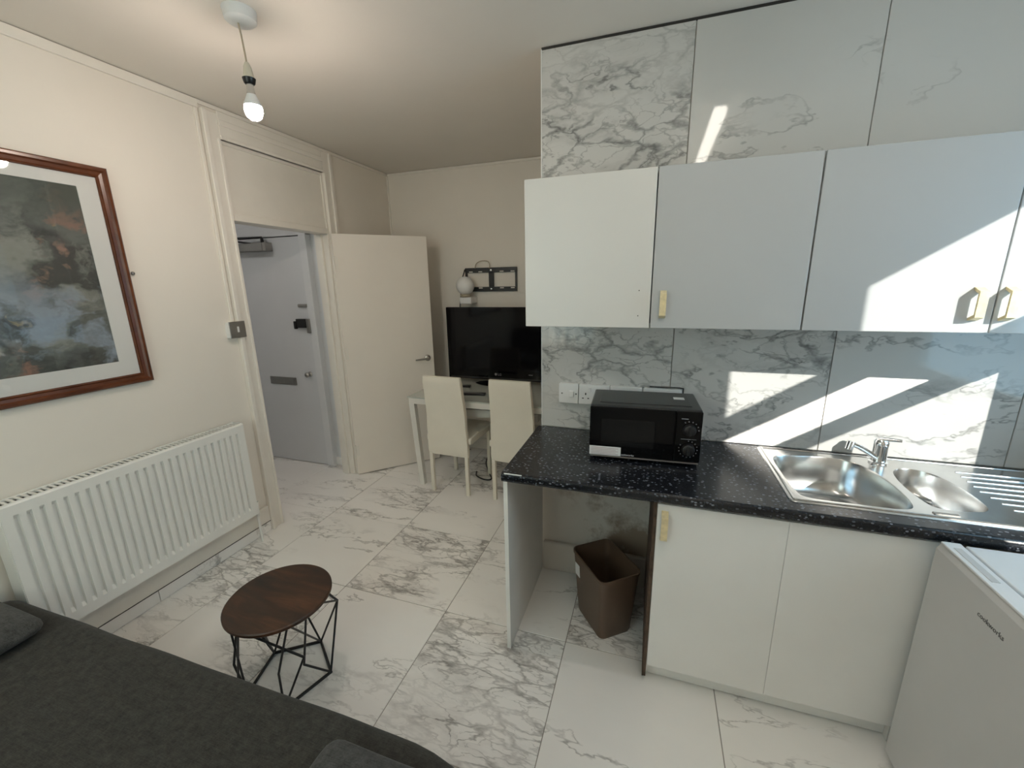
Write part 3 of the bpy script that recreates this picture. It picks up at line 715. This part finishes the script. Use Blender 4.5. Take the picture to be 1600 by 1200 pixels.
for (x, y_) in ((0.12, 0.58), (1.94, 0.58), (0.12, -0.28), (1.94, -0.28)):
    obj('foot', lathe(bm_new(), [(0, 0), (0.02, 0), (0.026, 0.055), (0, 0.056)], (x, y_, 0), 14), M['black_plastic'], t)
tag(obj('cushion', soft_box(0.03, 0.440, 0.16, 0.630, 0.425, 0.512, 0.042, puff=0.45, cuts=18, seed=5), M['cushion'], smooth=True), 'charcoal fabric cushion at the sofa end below the radiator', 'cushion', 'charcoal cushions on the sofa')
tag(obj('cushion', soft_box(1.645, 2.03, 0.14, 0.625, 0.425, 0.512, 0.042, puff=0.45, cuts=18, seed=8), M['cushion'], smooth=True), 'charcoal fabric cushion at the sofa end nearest the kitchen units', 'cushion', 'charcoal cushions on the sofa')

# ---- desk, chairs, television corner
DX0, DX1, DY0, DY1, DZ = 0.592, 1.80, 2.700, 3.40, 0.735
t = thing('desk', 'white metal desk with a pale glass top against the far wall', 'desk', (1.2, 3.05, 0))
obj('glass_top', B(DX0 - 0.012, DX1, DY0 - 0.004, DY1, DZ - 0.010, DZ, bev=0.002), M['desk_glass'], t)
for nm, s in (('front_rail', (DX0, DX1, DY0, DY0 + 0.04, DZ - 0.055, DZ - 0.0102)), ('back_rail', (DX0, DX1, DY1 - 0.04, DY1, DZ - 0.055, DZ - 0.0102)), ('side_rail', (DX0, DX0 + 0.04, DY0 + 0.04, DY1 - 0.04, DZ - 0.055, DZ - 0.0102)), ('side_rail', (DX1 - 0.04, DX1, DY0 + 0.04, DY1 - 0.04, DZ - 0.055, DZ - 0.0102))):
    obj(nm, B(*s, bev=0.002), M['desk_white'], t)
for (x, y_, dx) in ((DX0 + 0.0, DY0, 0.045), (DX1 - 0.045, DY0, -0.03), (DX0, DY1 - 0.045, 0.045), (DX1 - 0.045, DY1 - 0.045, -0.03)):
    bm = bm_new(); a = ring(bm, [(x + dx, y_, 0), (x + dx + 0.042, y_, 0), (x + dx + 0.042, y_ + 0.042, 0), (x + dx, y_ + 0.042, 0)]); b = ring(bm, [(x, y_, DZ - 0.055), (x + 0.045, y_, DZ - 0.055), (x + 0.045, y_ + 0.042, DZ - 0.055), (x, y_ + 0.042, DZ - 0.055)])
    bridge(bm, a, b); bm.faces.new(a); bm.faces.new(b); obj('leg', bm, M['desk_white'], t)
obj('under_shelf', B(0.86, 1.60, 2.82, 3.30, 0.575, 0.635, bev=0.004), M['desk_white'], t)

def chair(label, loc, rz):
    t = thing('dining_chair', label, 'chair', loc, rz, 'cream dining chairs at the desk')
    # local: back faces -y, x centred
    bm = bm_new(); rows = []
    for k in range(15):
        u = k / 14; z = 0.315 + 0.620 * u; w = 0.172 - 0.018 * u
        yb = -0.008 - 0.050 * u + 0.016 * math.sin(u * PI) + 0.004 * math.sin(14 * u) * (0.3 < u < 0.7)
        th = 0.030
        prof = [(-w, 0), (-w * 0.97, -0.010), (0, -0.014), (w * 0.97, -0.010), (w, 0), (w * 0.97, th), (0, th + 0.006), (-w * 0.97, th)]
        if k in (0, 14): prof = [(a * 0.985, b * 0.6 + 0.006) for a, b in prof]
        rows.append(ring(bm, [(a, yb + b, z) for a, b in prof]))
    for a, b in zip(rows, rows[1:]): bridge(bm, a, b)
    bm.faces.new(rows[0]); bm.faces.new(rows[-1])
    obj('backrest', bm, M['leather'], t, world=False, smooth=True)
    obj('seat', soft_box(-0.19, 0.19, 0.0, 0.42, 0.405, 0.475, 0.02, puff=0.12, cuts=8), M['leather'], t, world=False, smooth=True)
    for (x, y_, z1) in ((-0.150, -0.002, 0.33), (0.150, -0.002, 0.33), (-0.16, 0.385, 0.41), (0.16, 0.385, 0.41)):
        obj('leg', B(x - 0.014, x + 0.014, y_ - 0.012, y_ + 0.016, 0, z1, bev=0.003), M['leather'], t, world=False)
    return t
c1 = chair('cream leather high-backed chair, the one nearer the open door', (0.948, 2.640, 0), math.radians(-2))
c2 = copy_tree(c1); c2.location = (1.462, 2.640, 0); c2.rotation_euler = (0, 0, math.radians(-2)); c2['label'] = 'cream leather high-backed chair, the one partly behind the black worktop'

# television
t = thing('television', 'black flat-screen television standing on the desk', 'television', (1.126, 3.30, DZ))
TX0, TX1, TZ0, TZ1, TY = 0.652, 1.600, 0.762, 1.384, 3.285
obj('bezel', B(TX0, TX1, TY, TY + 0.055, TZ0, TZ1, bev=0.006), M['black_gloss'], t)
obj('screen', B(TX0 + 0.045, TX1 - 0.045, TY - 0.0015, TY + 0.003, TZ0 + 0.085, TZ1 - 0.04), M['tv_screen'], t)
obj('speaker_strip', B(TX0 + 0.02, TX1 - 0.02, TY - 0.002, TY + 0.003, TZ0 + 0.006, TZ0 + 0.022, bev=0.001), M['black_plastic'], t)
RX = Matrix.Rotation(PI / 2, 4, 'X')
text('brand_mark', 'LG', 0.028, M['dim_print'], Matrix.Translation((1.118, TY - 0.0022, TZ0 + 0.042)) @ RX, t)
obj('brand_disc', lathe(bm_new(), [(0, 0), (0.011, 0), (0.011, 0.002), (0, 0.002)], (1.100, TY - 0.0004, TZ0 + 0.052), 18, RX), M['dim_print'], t)
obj('power_light', B(1.395, 1.43, TY - 0.002, TY + 0.001, TZ0 + 0.056, TZ0 + 0.062), M['dim_print'], t)
obj('stand_neck', B(1.07, 1.19, TY + 0.01, TY + 0.05, DZ + 0.012, TZ0 + 0.02, bev=0.006), M['black_plastic'], t)
bm = lathe(bm_new(), [(0, DZ), (0.20, DZ), (0.21, DZ + 0.006), (0.17, DZ + 0.016), (0.05, DZ + 0.024), (0, DZ + 0.024)], (0, 0, 0), 36)
bmesh.ops.transform(bm, matrix=Matrix.Translation((1.13, 3.27, 0)) @ Matrix.Diagonal((1, 0.52, 1, 1)), verts=bm.verts); obj('stand_base', bm, M['black_gloss'], t, smooth=True)
# remotes on the desk
for (x, y_, L, w, rz, lab) in ((1.065, 2.875, 0.19, 0.048, 0.15, 'long black remote control lying between the two chairs'), (0.90, 3.09, 0.085, 0.040, 0.1, 'short black remote control near the left end of the television stand')):
    t = thing('remote_control', lab, 'remote control', (x, y_, DZ), rz)
    obj('case', B(-L / 2, L / 2, -w / 2, w / 2, 0, 0.018, bev=0.005), M['black_plastic'], t, world=False)
    obj('keypad', B(-L / 2 + 0.012, L / 2 - 0.03, -w / 2 + 0.008, w / 2 - 0.008, 0.0175, 0.0195, bev=0.0008), M['print'], t, world=False)
# tv bracket on the far wall
t = thing('tv_bracket', 'black metal television wall bracket with two square openings', 'bracket', (0.98, D, 1.50))
bz0, bz1, bx0, bx1 = 1.508, 1.712, 0.742, 1.226
def brk(n_, *s): return obj(n_, B(*s, bev=0.002), M['black_plastic'], t)
brk('top_rail', bx0, bx1, D - 0.022, D, bz1 - 0.042, bz1); brk('bottom_rail', bx0, bx1, D - 0.022, D, bz0, bz0 + 0.040)
brk('side_bar', bx0, bx0 + 0.018, D - 0.018, D, bz0 + 0.04, bz1 - 0.042); brk('side_bar', bx1 - 0.016, bx1, D - 0.018, D, bz0 + 0.04, bz1 - 0.042); brk('centre_bar', 0.966, 1.012, D - 0.018, D, bz0 + 0.04, bz1 - 0.042)
for (x, z) in ((0.99, bz1 - 0.022), (0.99, bz0 + 0.022)): obj('screw', lathe(bm_new(), [(0, 0), (0.009, 0), (0.008, 0.003), (0, 0.004)], (x, D - 0.022, z), 10, RX), M['steel'], t)
for x in (0.80, 0.89, 1.09, 1.19):
    for z in (bz1 - 0.034, bz0 + 0.030): obj('slot', B(x - 0.018, x + 0.018, D - 0.0235, D - 0.0215, z - 0.004, z + 0.004, bev=0.001), M['wall'], t)
# globe lamp with a small stand fixed on the wall below it
t = thing('globe_lamp', 'small white ball-shaped lamp on a wall plate above the television', 'lamp', (0.776, 3.47, 1.40))
bm = bm_new(); bmesh.ops.create_uvsphere(bm, u_segments=28, v_segments=18, radius=0.079); bmesh.ops.translate(bm, vec=(0.781, 3.430, 1.560), verts=bm.verts)
obj('globe', bm, M['plastic'], t, smooth=True)
obj('collar', lathe(bm_new(), [(0, 1.463), (0.040, 1.463), (0.046, 1.474), (0.042, 1.488), (0, 1.489)], (0.781, 3.430, 0), 20), M['flex'], t, smooth=True)
obj('stand', B(0.735, 0.845, 3.40, D, 1.405, 1.464, bev=0.008), M['plastic'], t)
tag(obj('cable', tube(bm_new(), spline([(0.752, 3.50, 1.700), (0.735, 3.505, 1.66), (0.722, 3.50, 1.62), (0.705, 3.50, 1.54), (0.702, 3.50, 1.47), (0.690, 3.50, 1.39), (0.688, 3.50, 1.36)], 5), 0.005, 6), M['black_plastic'], smooth=True), 'thin dark cable hanging from the bracket behind the white ball lamp', 'cable')
tag(obj('cable', tube(bm_new(), spline([(0.835, 3.53, 1.69), (0.855, 3.515, 1.745), (0.905, 3.51, 1.768), (0.965, 3.51, 1.765), (0.985, 3.51, 1.735), (0.970, 3.53, 1.70)], 6), 0.004, 6), M['flex'], smooth=True), 'loop of brown cable rising above the television bracket', 'cable')
tag(obj('cable', tube(bm_new(), spline([(1.00, 3.02, 0.012), (1.04, 2.93, 0.02), (1.12, 2.90, 0.012), (1.17, 2.93, 0.01), (1.10, 3.05, 0.009), (1.0, 3.25, 0.02), (1.02, 3.50, 0.10)], 6), 0.006, 6), M['black_plastic'], smooth=True), 'black cable lying on the floor under the desk', 'cable')
tag(obj('cable', tube(bm_new(), spline([(0.70, 3.43, 0.73), (0.66, 3.43, 0.55), (0.60, 3.43, 0.40), (0.57, 3.43, 0.2), (0.62, 3.44, 0.04), (0.75, 3.46, 0.01)], 6), 0.005, 6), M['black_plastic'], smooth=True), 'black cable dropping behind the desk leg beside the open door', 'cable')

# ---- wall cabinets: two double units
def handle(x, y, z0, z1, parent, name='handle'):
    # tapered strip bow handle: standing off the door on two angled feet
    w = 0.0115; so = 0.030
    pts = [(0.0, z0), (so, z0 + 0.012), (so, z1 - 0.012), (0.0, z1), (0.0, z1 - 0.009), (so - 0.007, z1 - 0.020), (so - 0.007, z0 + 0.020), (0.0, z0 + 0.009)]
    bm = prism(bm_new(), [(x - w, y - a, z) for a, z in pts], (2 * w, 0, 0))
    return obj(name, bm, M['brass'], parent)
def wall_unit(label, x0, x1, mid, mats, handles):
    t = thing('wall_cabinet', label, 'cabinet', ((x0 + x1) / 2, 1.86, 1.398), group='white wall cabinets over the worktop')
    bm = bm_new(); y0 = UF + 0.020
    for s in ((x0, x0 + 0.016, y0, T, 1.400, 1.970), (x1 - 0.016, x1, y0, T, 1.400, 1.970), (x0 + 0.016, x1 - 0.016, y0, T, 1.400, 1.416), (x0 + 0.016, x1 - 0.016, y0, T, 1.954, 1.970), (x0 + 0.016, x1 - 0.016, T - 0.006, T, 1.416, 1.954)):
        box(bm, *s)
    obj('body', bm, M['carcass'], t)
    for (a, b), mt, hx in zip(((x0, mid), (mid, x1)), mats, handles):
        d = obj('door', B(a + 0.002, b - 0.002, UF, UF + 0.018, 1.398, 1.972, bev=0.0018), mt, t)
        if hx: handle(hx, UF, 1.436, 1.540, d)
        else:
            for z in (1.445, 1.541): obj('screw_hole', lathe(bm_new(), [(0, 0), (0.0022, 0), (0.0022, 0.0012), (0, 0.0012)], (b - 0.045, UF - 0.0004, z), 8, RX), M['dark'], d)
    return t
wall_unit('white wall cabinet at the chimney edge, its left door without a handle', 1.842, 2.849, 2.3445, (M['cab_matt'], M['cab_gloss']), (None, 2.388))
wall_unit('white wall cabinet above the sink with paired brass handles', 2.851, 3.860, 3.3545, (M['cab_gloss'], M['cab_gloss']), (3.307, 3.381))

# ---- base units and worktop
t = thing('end_panel', 'white upright panel carrying the left end of the worktop', 'panel', (1.834, 1.71, 0))
obj('board', B(1.826, 1.842, TF + 0.012, T - 0.002, 0.0, 0.808, bev=0.001), M['carcass'], t)
obj('edging', B(1.8255, 1.8425, TF + 0.0105, TF + 0.0125, 0.0, 0.808), M['cab_base'], t)
t = thing('base_cabinet', 'white two-door base cabinet under the sink', 'cabinet', (2.83, 1.74, 0))
bm = bm_new()
for s in ((2.402, 2.420, 1.463, T - 0.004, 0.09, 0.808), (3.212, 3.230, 1.463, T - 0.004, 0.0, 0.808), (2.420, 3.212, 1.463, T - 0.004, 0.090, 0.106), (2.420, 3.212, T - 0.012, T - 0.004, 0.106, 0.808)):
    box(bm, *s)
obj('body', bm, M['carcass'], t)
obj('side_panel', B(2.396, 2.4018, 1.470, T - 0.02, 0.0, 0.808), M['rust_wood'], t)
obj('side_edging', B(2.3985, 2.4095, 1.4435, 1.4625, 0.03, 0.806), M['rust_wood'], t)
d = obj('door', B(2.411, 2.8204, 1.441, 1.459, 0.088, 0.800, bev=0.0015), M['cab_base'], t); handle(2.437, 1.441, 0.660, 0.775, d)
obj('door', B(2.8212, 3.230, 1.441, 1.459, 0.088, 0.800, bev=0.0015), M['cab_base'], t)
obj('kickboard', B(2.404, 3.230, 1.488, 1.502, 0.004, 0.090, bev=0.002), M['cab_base'], t)
# worktop: rounded front edge, with a cut-out left for the bowls
WT0 = 0.8095
t = thing('worktop', 'black speckled laminate worktop running along the tiled wall', 'worktop', (2.86, 1.71, WT0))
def slab(x0, x1, y0, y1, rounded):
    r = 0.012
    if rounded:
        pr = [(y1, WT0), (y1, WH)] + [(y0 + r - r * math.sin(a), WH - r + r * math.cos(a)) for a in (0, 0.4, 0.8, 1.2, PI / 2)] + [(y0 + r - r * math.cos(a), WT0 + r - r * math.sin(a)) for a in (0, 0.5, 1.0, PI / 2)]
        return prism(bm_new(), [(x0, y, z) for y, z in pr], (x1 - x0, 0, 0))
    return B(x0, x1, y0, y1, WT0, WH)
CUT = (2.845, 3.440, 1.505, 1.965)
bm = slab(1.821, XR - 0.002, TF, CUT[2], True)
for s in ((1.821, CUT[0], CUT[2], T - 0.001), (CUT[1], XR - 0.002, CUT[2], T - 0.001), (CUT[0], CUT[1], CUT[3], T - 0.001)): box(bm, s[0], s[1], s[2], s[3], WT0, WH)
obj('slab', bm, M['worktop'], t)
obj('end_strip', B(1.8195, 1.8212, TF + 0.012, T - 0.004, WT0 + 0.002, WH - 0.001), M['black_plastic'], t)
bm = bm_new(); box(bm, 1.832, 1.905, TF + 0.0022, TF + 0.0065, WH - 0.0040, WH + 0.0003, bev=0.0012)
obj('chipped_edge', bm, M['putty'], t)

# ---- sink
t = thing('kitchen_sink', 'stainless steel one and a half bowl sink with ridged drainer', 'sink', (3.3, 1.74, WH))
SX0, SX1, SY0, SY1, SZ = 2.829, 3.862, 1.493, 1.990, WH + 0.0035
o1 = [(2.868, 1.880), (2.96, 1.915), (3.075, 1.930), (3.150, 1.905), (3.192, 1.820), (3.205, 1.700), (3.197, 1.585), (3.160, 1.530), (3.03, 1.524), (2.895, 1.530), (2.866, 1.575), (2.858, 1.72)]
o2 = [(3.262, 1.850), (3.300, 1.885), (3.350, 1.885), (3.392, 1.845), (3.413, 1.76), (3.412, 1.650), (3.392, 1.590), (3.330, 1.566), (3.262, 1.566), (3.240, 1.600), (3.234, 1.70), (3.243, 1.79)]
def sink_sheet():
    bm = bm_new()
    outer = []
    rr = 0.02
    for (cx_, cy_, a0) in ((SX1 - rr, SY1 - rr, 0), (SX0 + rr, SY1 - rr, 90), (SX0 + rr, SY0 + rr, 180), (SX1 - rr, SY0 + rr, 270)):
        for k in range(5):
            a = math.radians(a0 + k * 22.5); outer.append((cx_ + rr * math.cos(a), cy_ + rr * math.sin(a)))
    def loop(pts):
        vs = [bm.verts.new((p[0], p[1], SZ)) for p in pts]
        return vs, [bm.edges.new((vs[i], vs[(i + 1) % len(vs)])) for i in range(len(vs))]
    ov, oe = loop(outer)
    h1 = smooth_closed([(*p, 0) for p in o1], 4); h2 = smooth_closed([(*p, 0) for p in o2], 4)
    v1, e1 = loop(h1); v2, e2 = loop(h2)
    bmesh.ops.triangle_fill(bm, use_beauty=True, edges=oe + e1 + e2)
    # fold the rim down to the worktop
    low = [bm.verts.new((v.co.x + (0.003 if v.co.x > 3.3 else -0.003), v.co.y + (0.003 if v.co.y > 1.74 else -0.003), WH + 0.0002)) for v in ov]
    bridge(bm, ov, low)
    return bm, h1, h2
bm, h1, h2 = sink_sheet(); obj('rim', bm, M['steel'], t)
def bowl(h, depth):
    bm = bm_new(); c = sum((Vector(p) for p in h), Vector()) / len(h); rows = []
    for s, z in ((1.0, SZ), (0.985, SZ - 0.006), (0.95, SZ - depth * 0.5), (0.90, SZ - depth * 0.85), (0.82, SZ - depth * 0.96), (0.66, SZ - depth)):
        rows.append(ring(bm, [(c.x + (p.x - c.x) * s, c.y + (p.y - c.y) * s, z) for p in h]))
    for a, b in zip(rows, rows[1:]): bridge(bm, a, b)
    cv = bm.verts.new((c.x, c.y, SZ - depth - 0.003)); L = rows[-1]
    for i in range(len(L)): bm.faces.new((L[i], L[(i + 1) % len(L)], cv))
    return bm, c
for h, dp in ((h1, 0.155), (h2, 0.105)):
    bm, c = bowl(h, dp); bo = obj('bowl', bm, M['steel'], t, smooth=True)
    obj('waste', lathe(bm_new(), [(0, 0), (0.030, 0), (0.034, 0.004), (0.026, 0.005), (0.022, 0.002), (0, 0.002)], (c.x, c.y, SZ - dp - 0.003), 20), M['chrome'], bo, smooth=True)
# raised edge line and drainer ridges
bm = tube(bm_new(), [(SX0 + 0.014, SY0 + 0.012, SZ), (SX0 + 0.014, SY1 - 0.012, SZ), (SX1 - 0.014, SY1 - 0.012, SZ), (SX1 - 0.014, SY0 + 0.012, SZ), (SX0 + 0.014, SY0 + 0.012, SZ)], 0.004, 8); obj('raised_edge', bm, M['steel'], t, smooth=True)
for k in range(9):
    y_ = 1.575 + k * 0.041; obj('drainer_ridge', tube(bm_new(), [(3.455 + 0.02 * abs(k - 4) / 4, y_, SZ), (3.62, y_, SZ), (3.80, y_, SZ)], [0.003, 0.0045, 0.003], 8), M['steel'], t, smooth=True)
obj('overflow', B(3.225, 3.290, 1.520, 1.534, SZ - 0.001, SZ + 0.003, bev=0.0015), M['satin_steel'], t)
# ---- tap
TXc, TYc = 3.243, 1.925
t = thing('mixer_tap', 'chrome single lever mixer tap behind the sink bowls', 'tap', (TXc, TYc, SZ))
obj('body', lathe(bm_new(), [(0, SZ), (0.030, SZ), (0.031, SZ + 0.006), (0.025, SZ + 0.010), (0.024, SZ + 0.072), (0.025, SZ + 0.075), (0.025, SZ + 0.090), (0.018, SZ + 0.099), (0, SZ + 0.101)], (TXc, TYc, 0), 28), M['chrome'], t, smooth=True)
sp = obj('spout', tube(bm_new(), spline([(TXc - 0.010, TYc - 0.008, SZ + 0.022), (TXc - 0.050, TYc - 0.025, SZ + 0.050), (TXc - 0.095, TYc - 0.045, SZ + 0.078), (TXc - 0.128, TYc - 0.060, SZ + 0.092)], 5), 0.0105, 12), M['chrome'], t, smooth=True)
obj('nozzle', tube(bm_new(), [(TXc - 0.122, TYc - 0.057, SZ + 0.100), (TXc - 0.128, TYc - 0.060, SZ + 0.068)], 0.0135, 14), M['chrome'], sp, smooth=True)
obj('lever', tube(bm_new(), [(TXc - 0.012, TYc + 0.004, SZ + 0.098), (TXc + 0.025, TYc - 0.012, SZ + 0.104), (TXc + 0.052, TYc - 0.024, SZ + 0.106)], [0.010, 0.008, 0.006], 10), M['chrome'], t, smooth=True)

# ---- microwave (slightly turned)
t = thing('microwave', 'black countertop microwave with two dials on the worktop', 'microwave', (2.133, 1.655, WH), math.radians(3.0))
mw, md, mh0, mh1 = 0.430, 0.275, 0.010, 0.236
obj('body', B(0, mw, 0.014, md, mh0, mh1, bev=0.006), M['mw_body'], t, world=False)
bm = bm_new(); box(bm, 0.035, mw - 0.035, 0.055, md - 0.03, mh1 - 0.001, mh1 + 0.0025, bev=0.002); obj('top_panel', bm, M['mw_body'], t, world=False)
dr = obj('door', B(0.0, 0.330, 0.0, 0.016, mh0 + 0.012, mh1 - 0.004, bev=0.004), M['black_gloss'], t, world=False)
obj('window', B(0.045, 0.255, -0.0012, 0.002, 0.068, 0.182, bev=0.001), M['mw_window'], dr, world=False)
pn = obj('control_panel', B(0.332, mw, 0.0, 0.016, mh0 + 0.012, mh1 - 0.004, bev=0.004), M['black_gloss'], t, world=False)
obj('bottom_strip', B(0.004, mw - 0.004, 0.001, 0.010, mh0 + 0.004, mh0 + 0.0105, bev=0.002), M['satin_steel'], t, world=False)
for z in (0.158, 0.078):
    k = obj('dial', lathe(bm_new(), [(0, 0), (0.025, 0), (0.024, 0.010), (0.022, 0.017), (0.019, 0.019), (0, 0.019)], (0.384, 0.0, z), 28, RX), M['black_plastic'], pn, world=False, smooth=True)
    obj('dial_grip', B(0.380, 0.388, -0.026, -0.016, z - 0.019, z + 0.019, bev=0.002), M['black_plastic'], k, world=False)
    bm = bm_new()
    for q in range(14 if z < 0.1 else 6):
        a = math.radians(90 - q * (300 / 13 if z < 0.1 else 24) + (0 if z < 0.1 else 30))
        cx_, cz_ = 0.384 + 0.034 * math.cos(a), z + 0.034 * math.sin(a)
        box(bm, cx_ - 0.002, cx_ + 0.002, -0.0008, 0.001, cz_ - 0.002, cz_ + 0.002)
    obj('dial_marks', bm, M['dim_print'], pn, world=False)['kind'] = 'stuff'
for q in ((0.355, 0.392, 0.118, 0.1205), (0.394, 0.412, 0.1185, 0.1200), (0.352, 0.378, 0.2005, 0.2045)): obj('panel_print', B(q[0], q[1], -0.0008, 0.001, q[2], q[3]), M['dim_print'], pn, world=False)
st = obj('sticker', B(0.001, 0.128, -0.0012, 0.0005, 0.024, 0.062), M['plastic'], dr, world=False)
bm = bm_new()
for q in range(5): box(bm, 0.008, 0.118 - 0.01 * (q % 2), -0.0018, -0.001, 0.0285 + q * 0.0065, 0.0300 + q * 0.0065)
obj('sticker_lines', bm, plain('pink_print', (0.45, 0.30, 0.33), 0.6), st, world=False)
obj('top_label', B(0.335, 0.378, 0.150, 0.185, mh1 + 0.0022, mh1 + 0.0030), M['plastic'], t, world=False)
for (x, y_) in ((0.03, 0.04), (0.40, 0.04), (0.03, 0.24), (0.40, 0.24)): obj('foot', lathe(bm_new(), [(0, 0), (0.010, 0), (0.010, 0.011), (0, 0.011)], (x, y_, 0), 12), M['black_plastic'], t, world=False)
text('brand_mark', 'ookworks', 0.0125, M['white_print'], base_of(t) @ Matrix.Translation((0.130, -0.0008, 0.027)) @ RX, dr)

# ---- sockets along the splashback
def plate(x0, x1, label, kind):
    z0, z1 = 0.990, 1.090
    t = thing('wall_socket', label, 'socket', ((x0 + x1) / 2, T, z0), group='white plates along the splashback')
    obj('back_box', B(x0 + 0.002, x1 - 0.002, T - 0.022, T, z0 + 0.002, z1 - 0.002, bev=0.002), M['plastic'], t)
    pl = obj('face_plate', B(x0, x1 - 0.001, T - 0.029, T - 0.0215, z0, z1, bev=0.003), M['plastic'], t)
    zc = (z0 + z1) / 2
    if kind == 'switch':
        obj('rocker', B(x0 + 0.052, x0 + 0.075, T - 0.036, T - 0.028, zc - 0.017, zc + 0.015, bev=0.002), M['plastic'], pl)
        for x in (x0 + 0.016, x1 - 0.012): obj('screw', lathe(bm_new(), [(0, 0), (0.004, 0), (0.0035, 0.0015), (0, 0.002)], (x, T - 0.029, zc), 10, RX), M['print'], pl)
    else:
        n = max(1, round((x1 - x0) / 0.075))
        for i in range(n):
            xc = x0 + (x1 - x0) * (i + 0.45) / n
            bm = bm_new(); box(bm, xc - 0.003, xc + 0.003, T - 0.0296, T - 0.028, zc - 0.002, zc + 0.009)
            for s in (-1, 1): box(bm, xc + s * 0.013 - 0.004, xc + s * 0.013 + 0.004, T - 0.0296, T - 0.028, zc - 0.021, zc - 0.016)
            obj('pin_holes', bm, M['dark'], pl)
            obj('rocker', B(xc + 0.014, xc + 0.026, T - 0.035, T - 0.028, zc + 0.014, zc + 0.036, bev=0.002), M['plastic'], pl)
    return t
plate(1.932, 2.030, 'white cooker switch plate at the left end of the socket row', 'switch')
plate(2.032, 2.180, 'white double socket plate beside the switch, half behind the microwave', 'socket')
plate(2.182, 2.330, 'white double socket plate whose top edge shows behind the microwave middle', 'socket')
plate(2.332, 2.500, 'white double socket plate whose top edge shows behind the microwave right end', 'socket')

tag(obj('power_cable', tube(bm_new(), spline([(2.36, T - 0.010, 1.0945), (2.44, T - 0.010, 1.0950), (2.500, T - 0.010, 1.0945), (2.507, T - 0.010, 1.080), (2.507, T - 0.012, 0.98), (2.490, T - 0.020, 0.90), (2.46, T - 0.030, WH + 0.004)], 6), 0.0032, 6), M['black_plastic'], smooth=True), 'thin black power cable running over the socket row behind the microwave', 'cable')

# ---- waste bin under the worktop
BC = Vector((2.212, 1.728, 0.0)); BR = math.radians(-52)
t = thing('waste_bin', 'brown plastic waste bin in the gap under the worktop', 'bin', BC, BR)
def rrect(hx, hy, r, z, n=5):
    out = []
    for (sx, sy, a0) in ((1, 1, 0), (-1, 1, 90), (-1, -1, 180), (1, -1, 270)):
        for k in range(n):
            a = math.radians(a0 + 90 * k / (n - 1)); out.append((sx * (hx - r) + r * math.cos(a), sy * (hy - r) + r * math.sin(a), z))
    return out
bm = bm_new(); hx, hy, bh = 0.140, 0.105, 0.325
rows = [ring(bm, rrect(hx * 0.74, hy * 0.74, 0.022, 0.004)), ring(bm, rrect(hx * 0.77, hy * 0.77, 0.026, 0.0)), ring(bm, rrect(hx * 0.80, hy * 0.80, 0.028, 0.012)), ring(bm, rrect(hx * 0.97, hy * 0.96, 0.030, bh - 0.02)), ring(bm, rrect(hx * 1.0, hy * 1.0, 0.032, bh - 0.012)), ring(bm, rrect(hx * 1.0, hy * 1.0, 0.032, bh)), ring(bm, rrect(hx * 0.965, hy * 0.955, 0.028, bh)), ring(bm, rrect(hx * 0.94, hy * 0.93, 0.028, bh - 0.02)), ring(bm, rrect(hx * 0.78, hy * 0.78, 0.026, 0.008))]
for a, b in zip(rows, rows[1:]): bridge(bm, a, b)
bm.faces.new(rows[0]); bm.faces.new(rows[-1])
obj('bucket', bm, M['bin'], t, world=False, smooth=True)
bm = B(-0.020, 0.020, -0.0008, 0.0008, -0.032, 0.032); bmesh.ops.transform(bm, matrix=Matrix.Translation((-0.085, -hy * 0.930, 0.235)) @ Matrix.Rotation(math.radians(3.4), 4, 'X'), verts=bm.verts)
obj('label_sticker', bm, M['plastic'], t, world=False)

# ---- under-counter fridge standing by the window wall, door towards the room
FX0, FX1, FY0, FY1, FZ = 3.180, 3.74, 0.850, 1.405, 0.822
t = thing('fridge', 'white undercounter fridge in the lower right corner', 'fridge', (3.46, 1.13, 0))
obj('body', B(FX0 + 0.058, FX1, FY0 + 0.004, FY1 - 0.002, 0.02, FZ - 0.012, bev=0.006), M['fridge'], t)
tp = obj('top_board', B(FX0 + 0.064, FX1 + 0.004, FY0, FY1, FZ - 0.014, FZ, bev=0.005), M['fridge'], t)
bm = prism(bm_new(), [(x, FY0 + 0.002, z) for x, z in ((FX0, 0.03), (FX0, FZ - 0.018), (FX0 + 0.010, FZ - 0.002), (FX0 + 0.020, FZ), (FX0 + 0.050, FZ), (FX0 + 0.052, FZ - 0.010), (FX0 + 0.052, 0.03))], (0, FY1 - FY0 - 0.004, 0))
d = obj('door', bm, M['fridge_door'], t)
obj('door_seal', B(FX0 + 0.052, FX0 + 0.060, FY0 + 0.012, FY1 - 0.012, 0.04, FZ - 0.012), M['print'], t)
obj('door_cap', B(FX0 + 0.006, FX0 + 0.050, FY0 + 0.004, FY1 - 0.004, FZ - 0.0005, FZ + 0.006, bev=0.002), M['fridge'], d)
obj('grip_recess', B(FX0 + 0.018, FX0 + 0.036, FY1 - 0.18, FY1 - 0.035, FZ + 0.0045, FZ + 0.0075, bev=0.001), M['fridge_door'], d)
for (x, y_) in ((FX0 + 0.09, FY0 + 0.05), (FX0 + 0.09, FY1 - 0.05), (FX1 - 0.05, FY0 + 0.05), (FX1 - 0.05, FY1 - 0.05)): obj('foot', lathe(bm_new(), [(0, 0), (0.018, 0), (0.018, 0.022), (0, 0.022)], (x, y_, 0), 12), M['black_plastic'], t)
text('brand_mark', 'cookworks', 0.019, M['print'], Matrix.Translation((FX0 - 0.0004, 1.212, 0.738)) @ Matrix.Rotation(-PI / 2, 4, 'Z') @ RX, d)
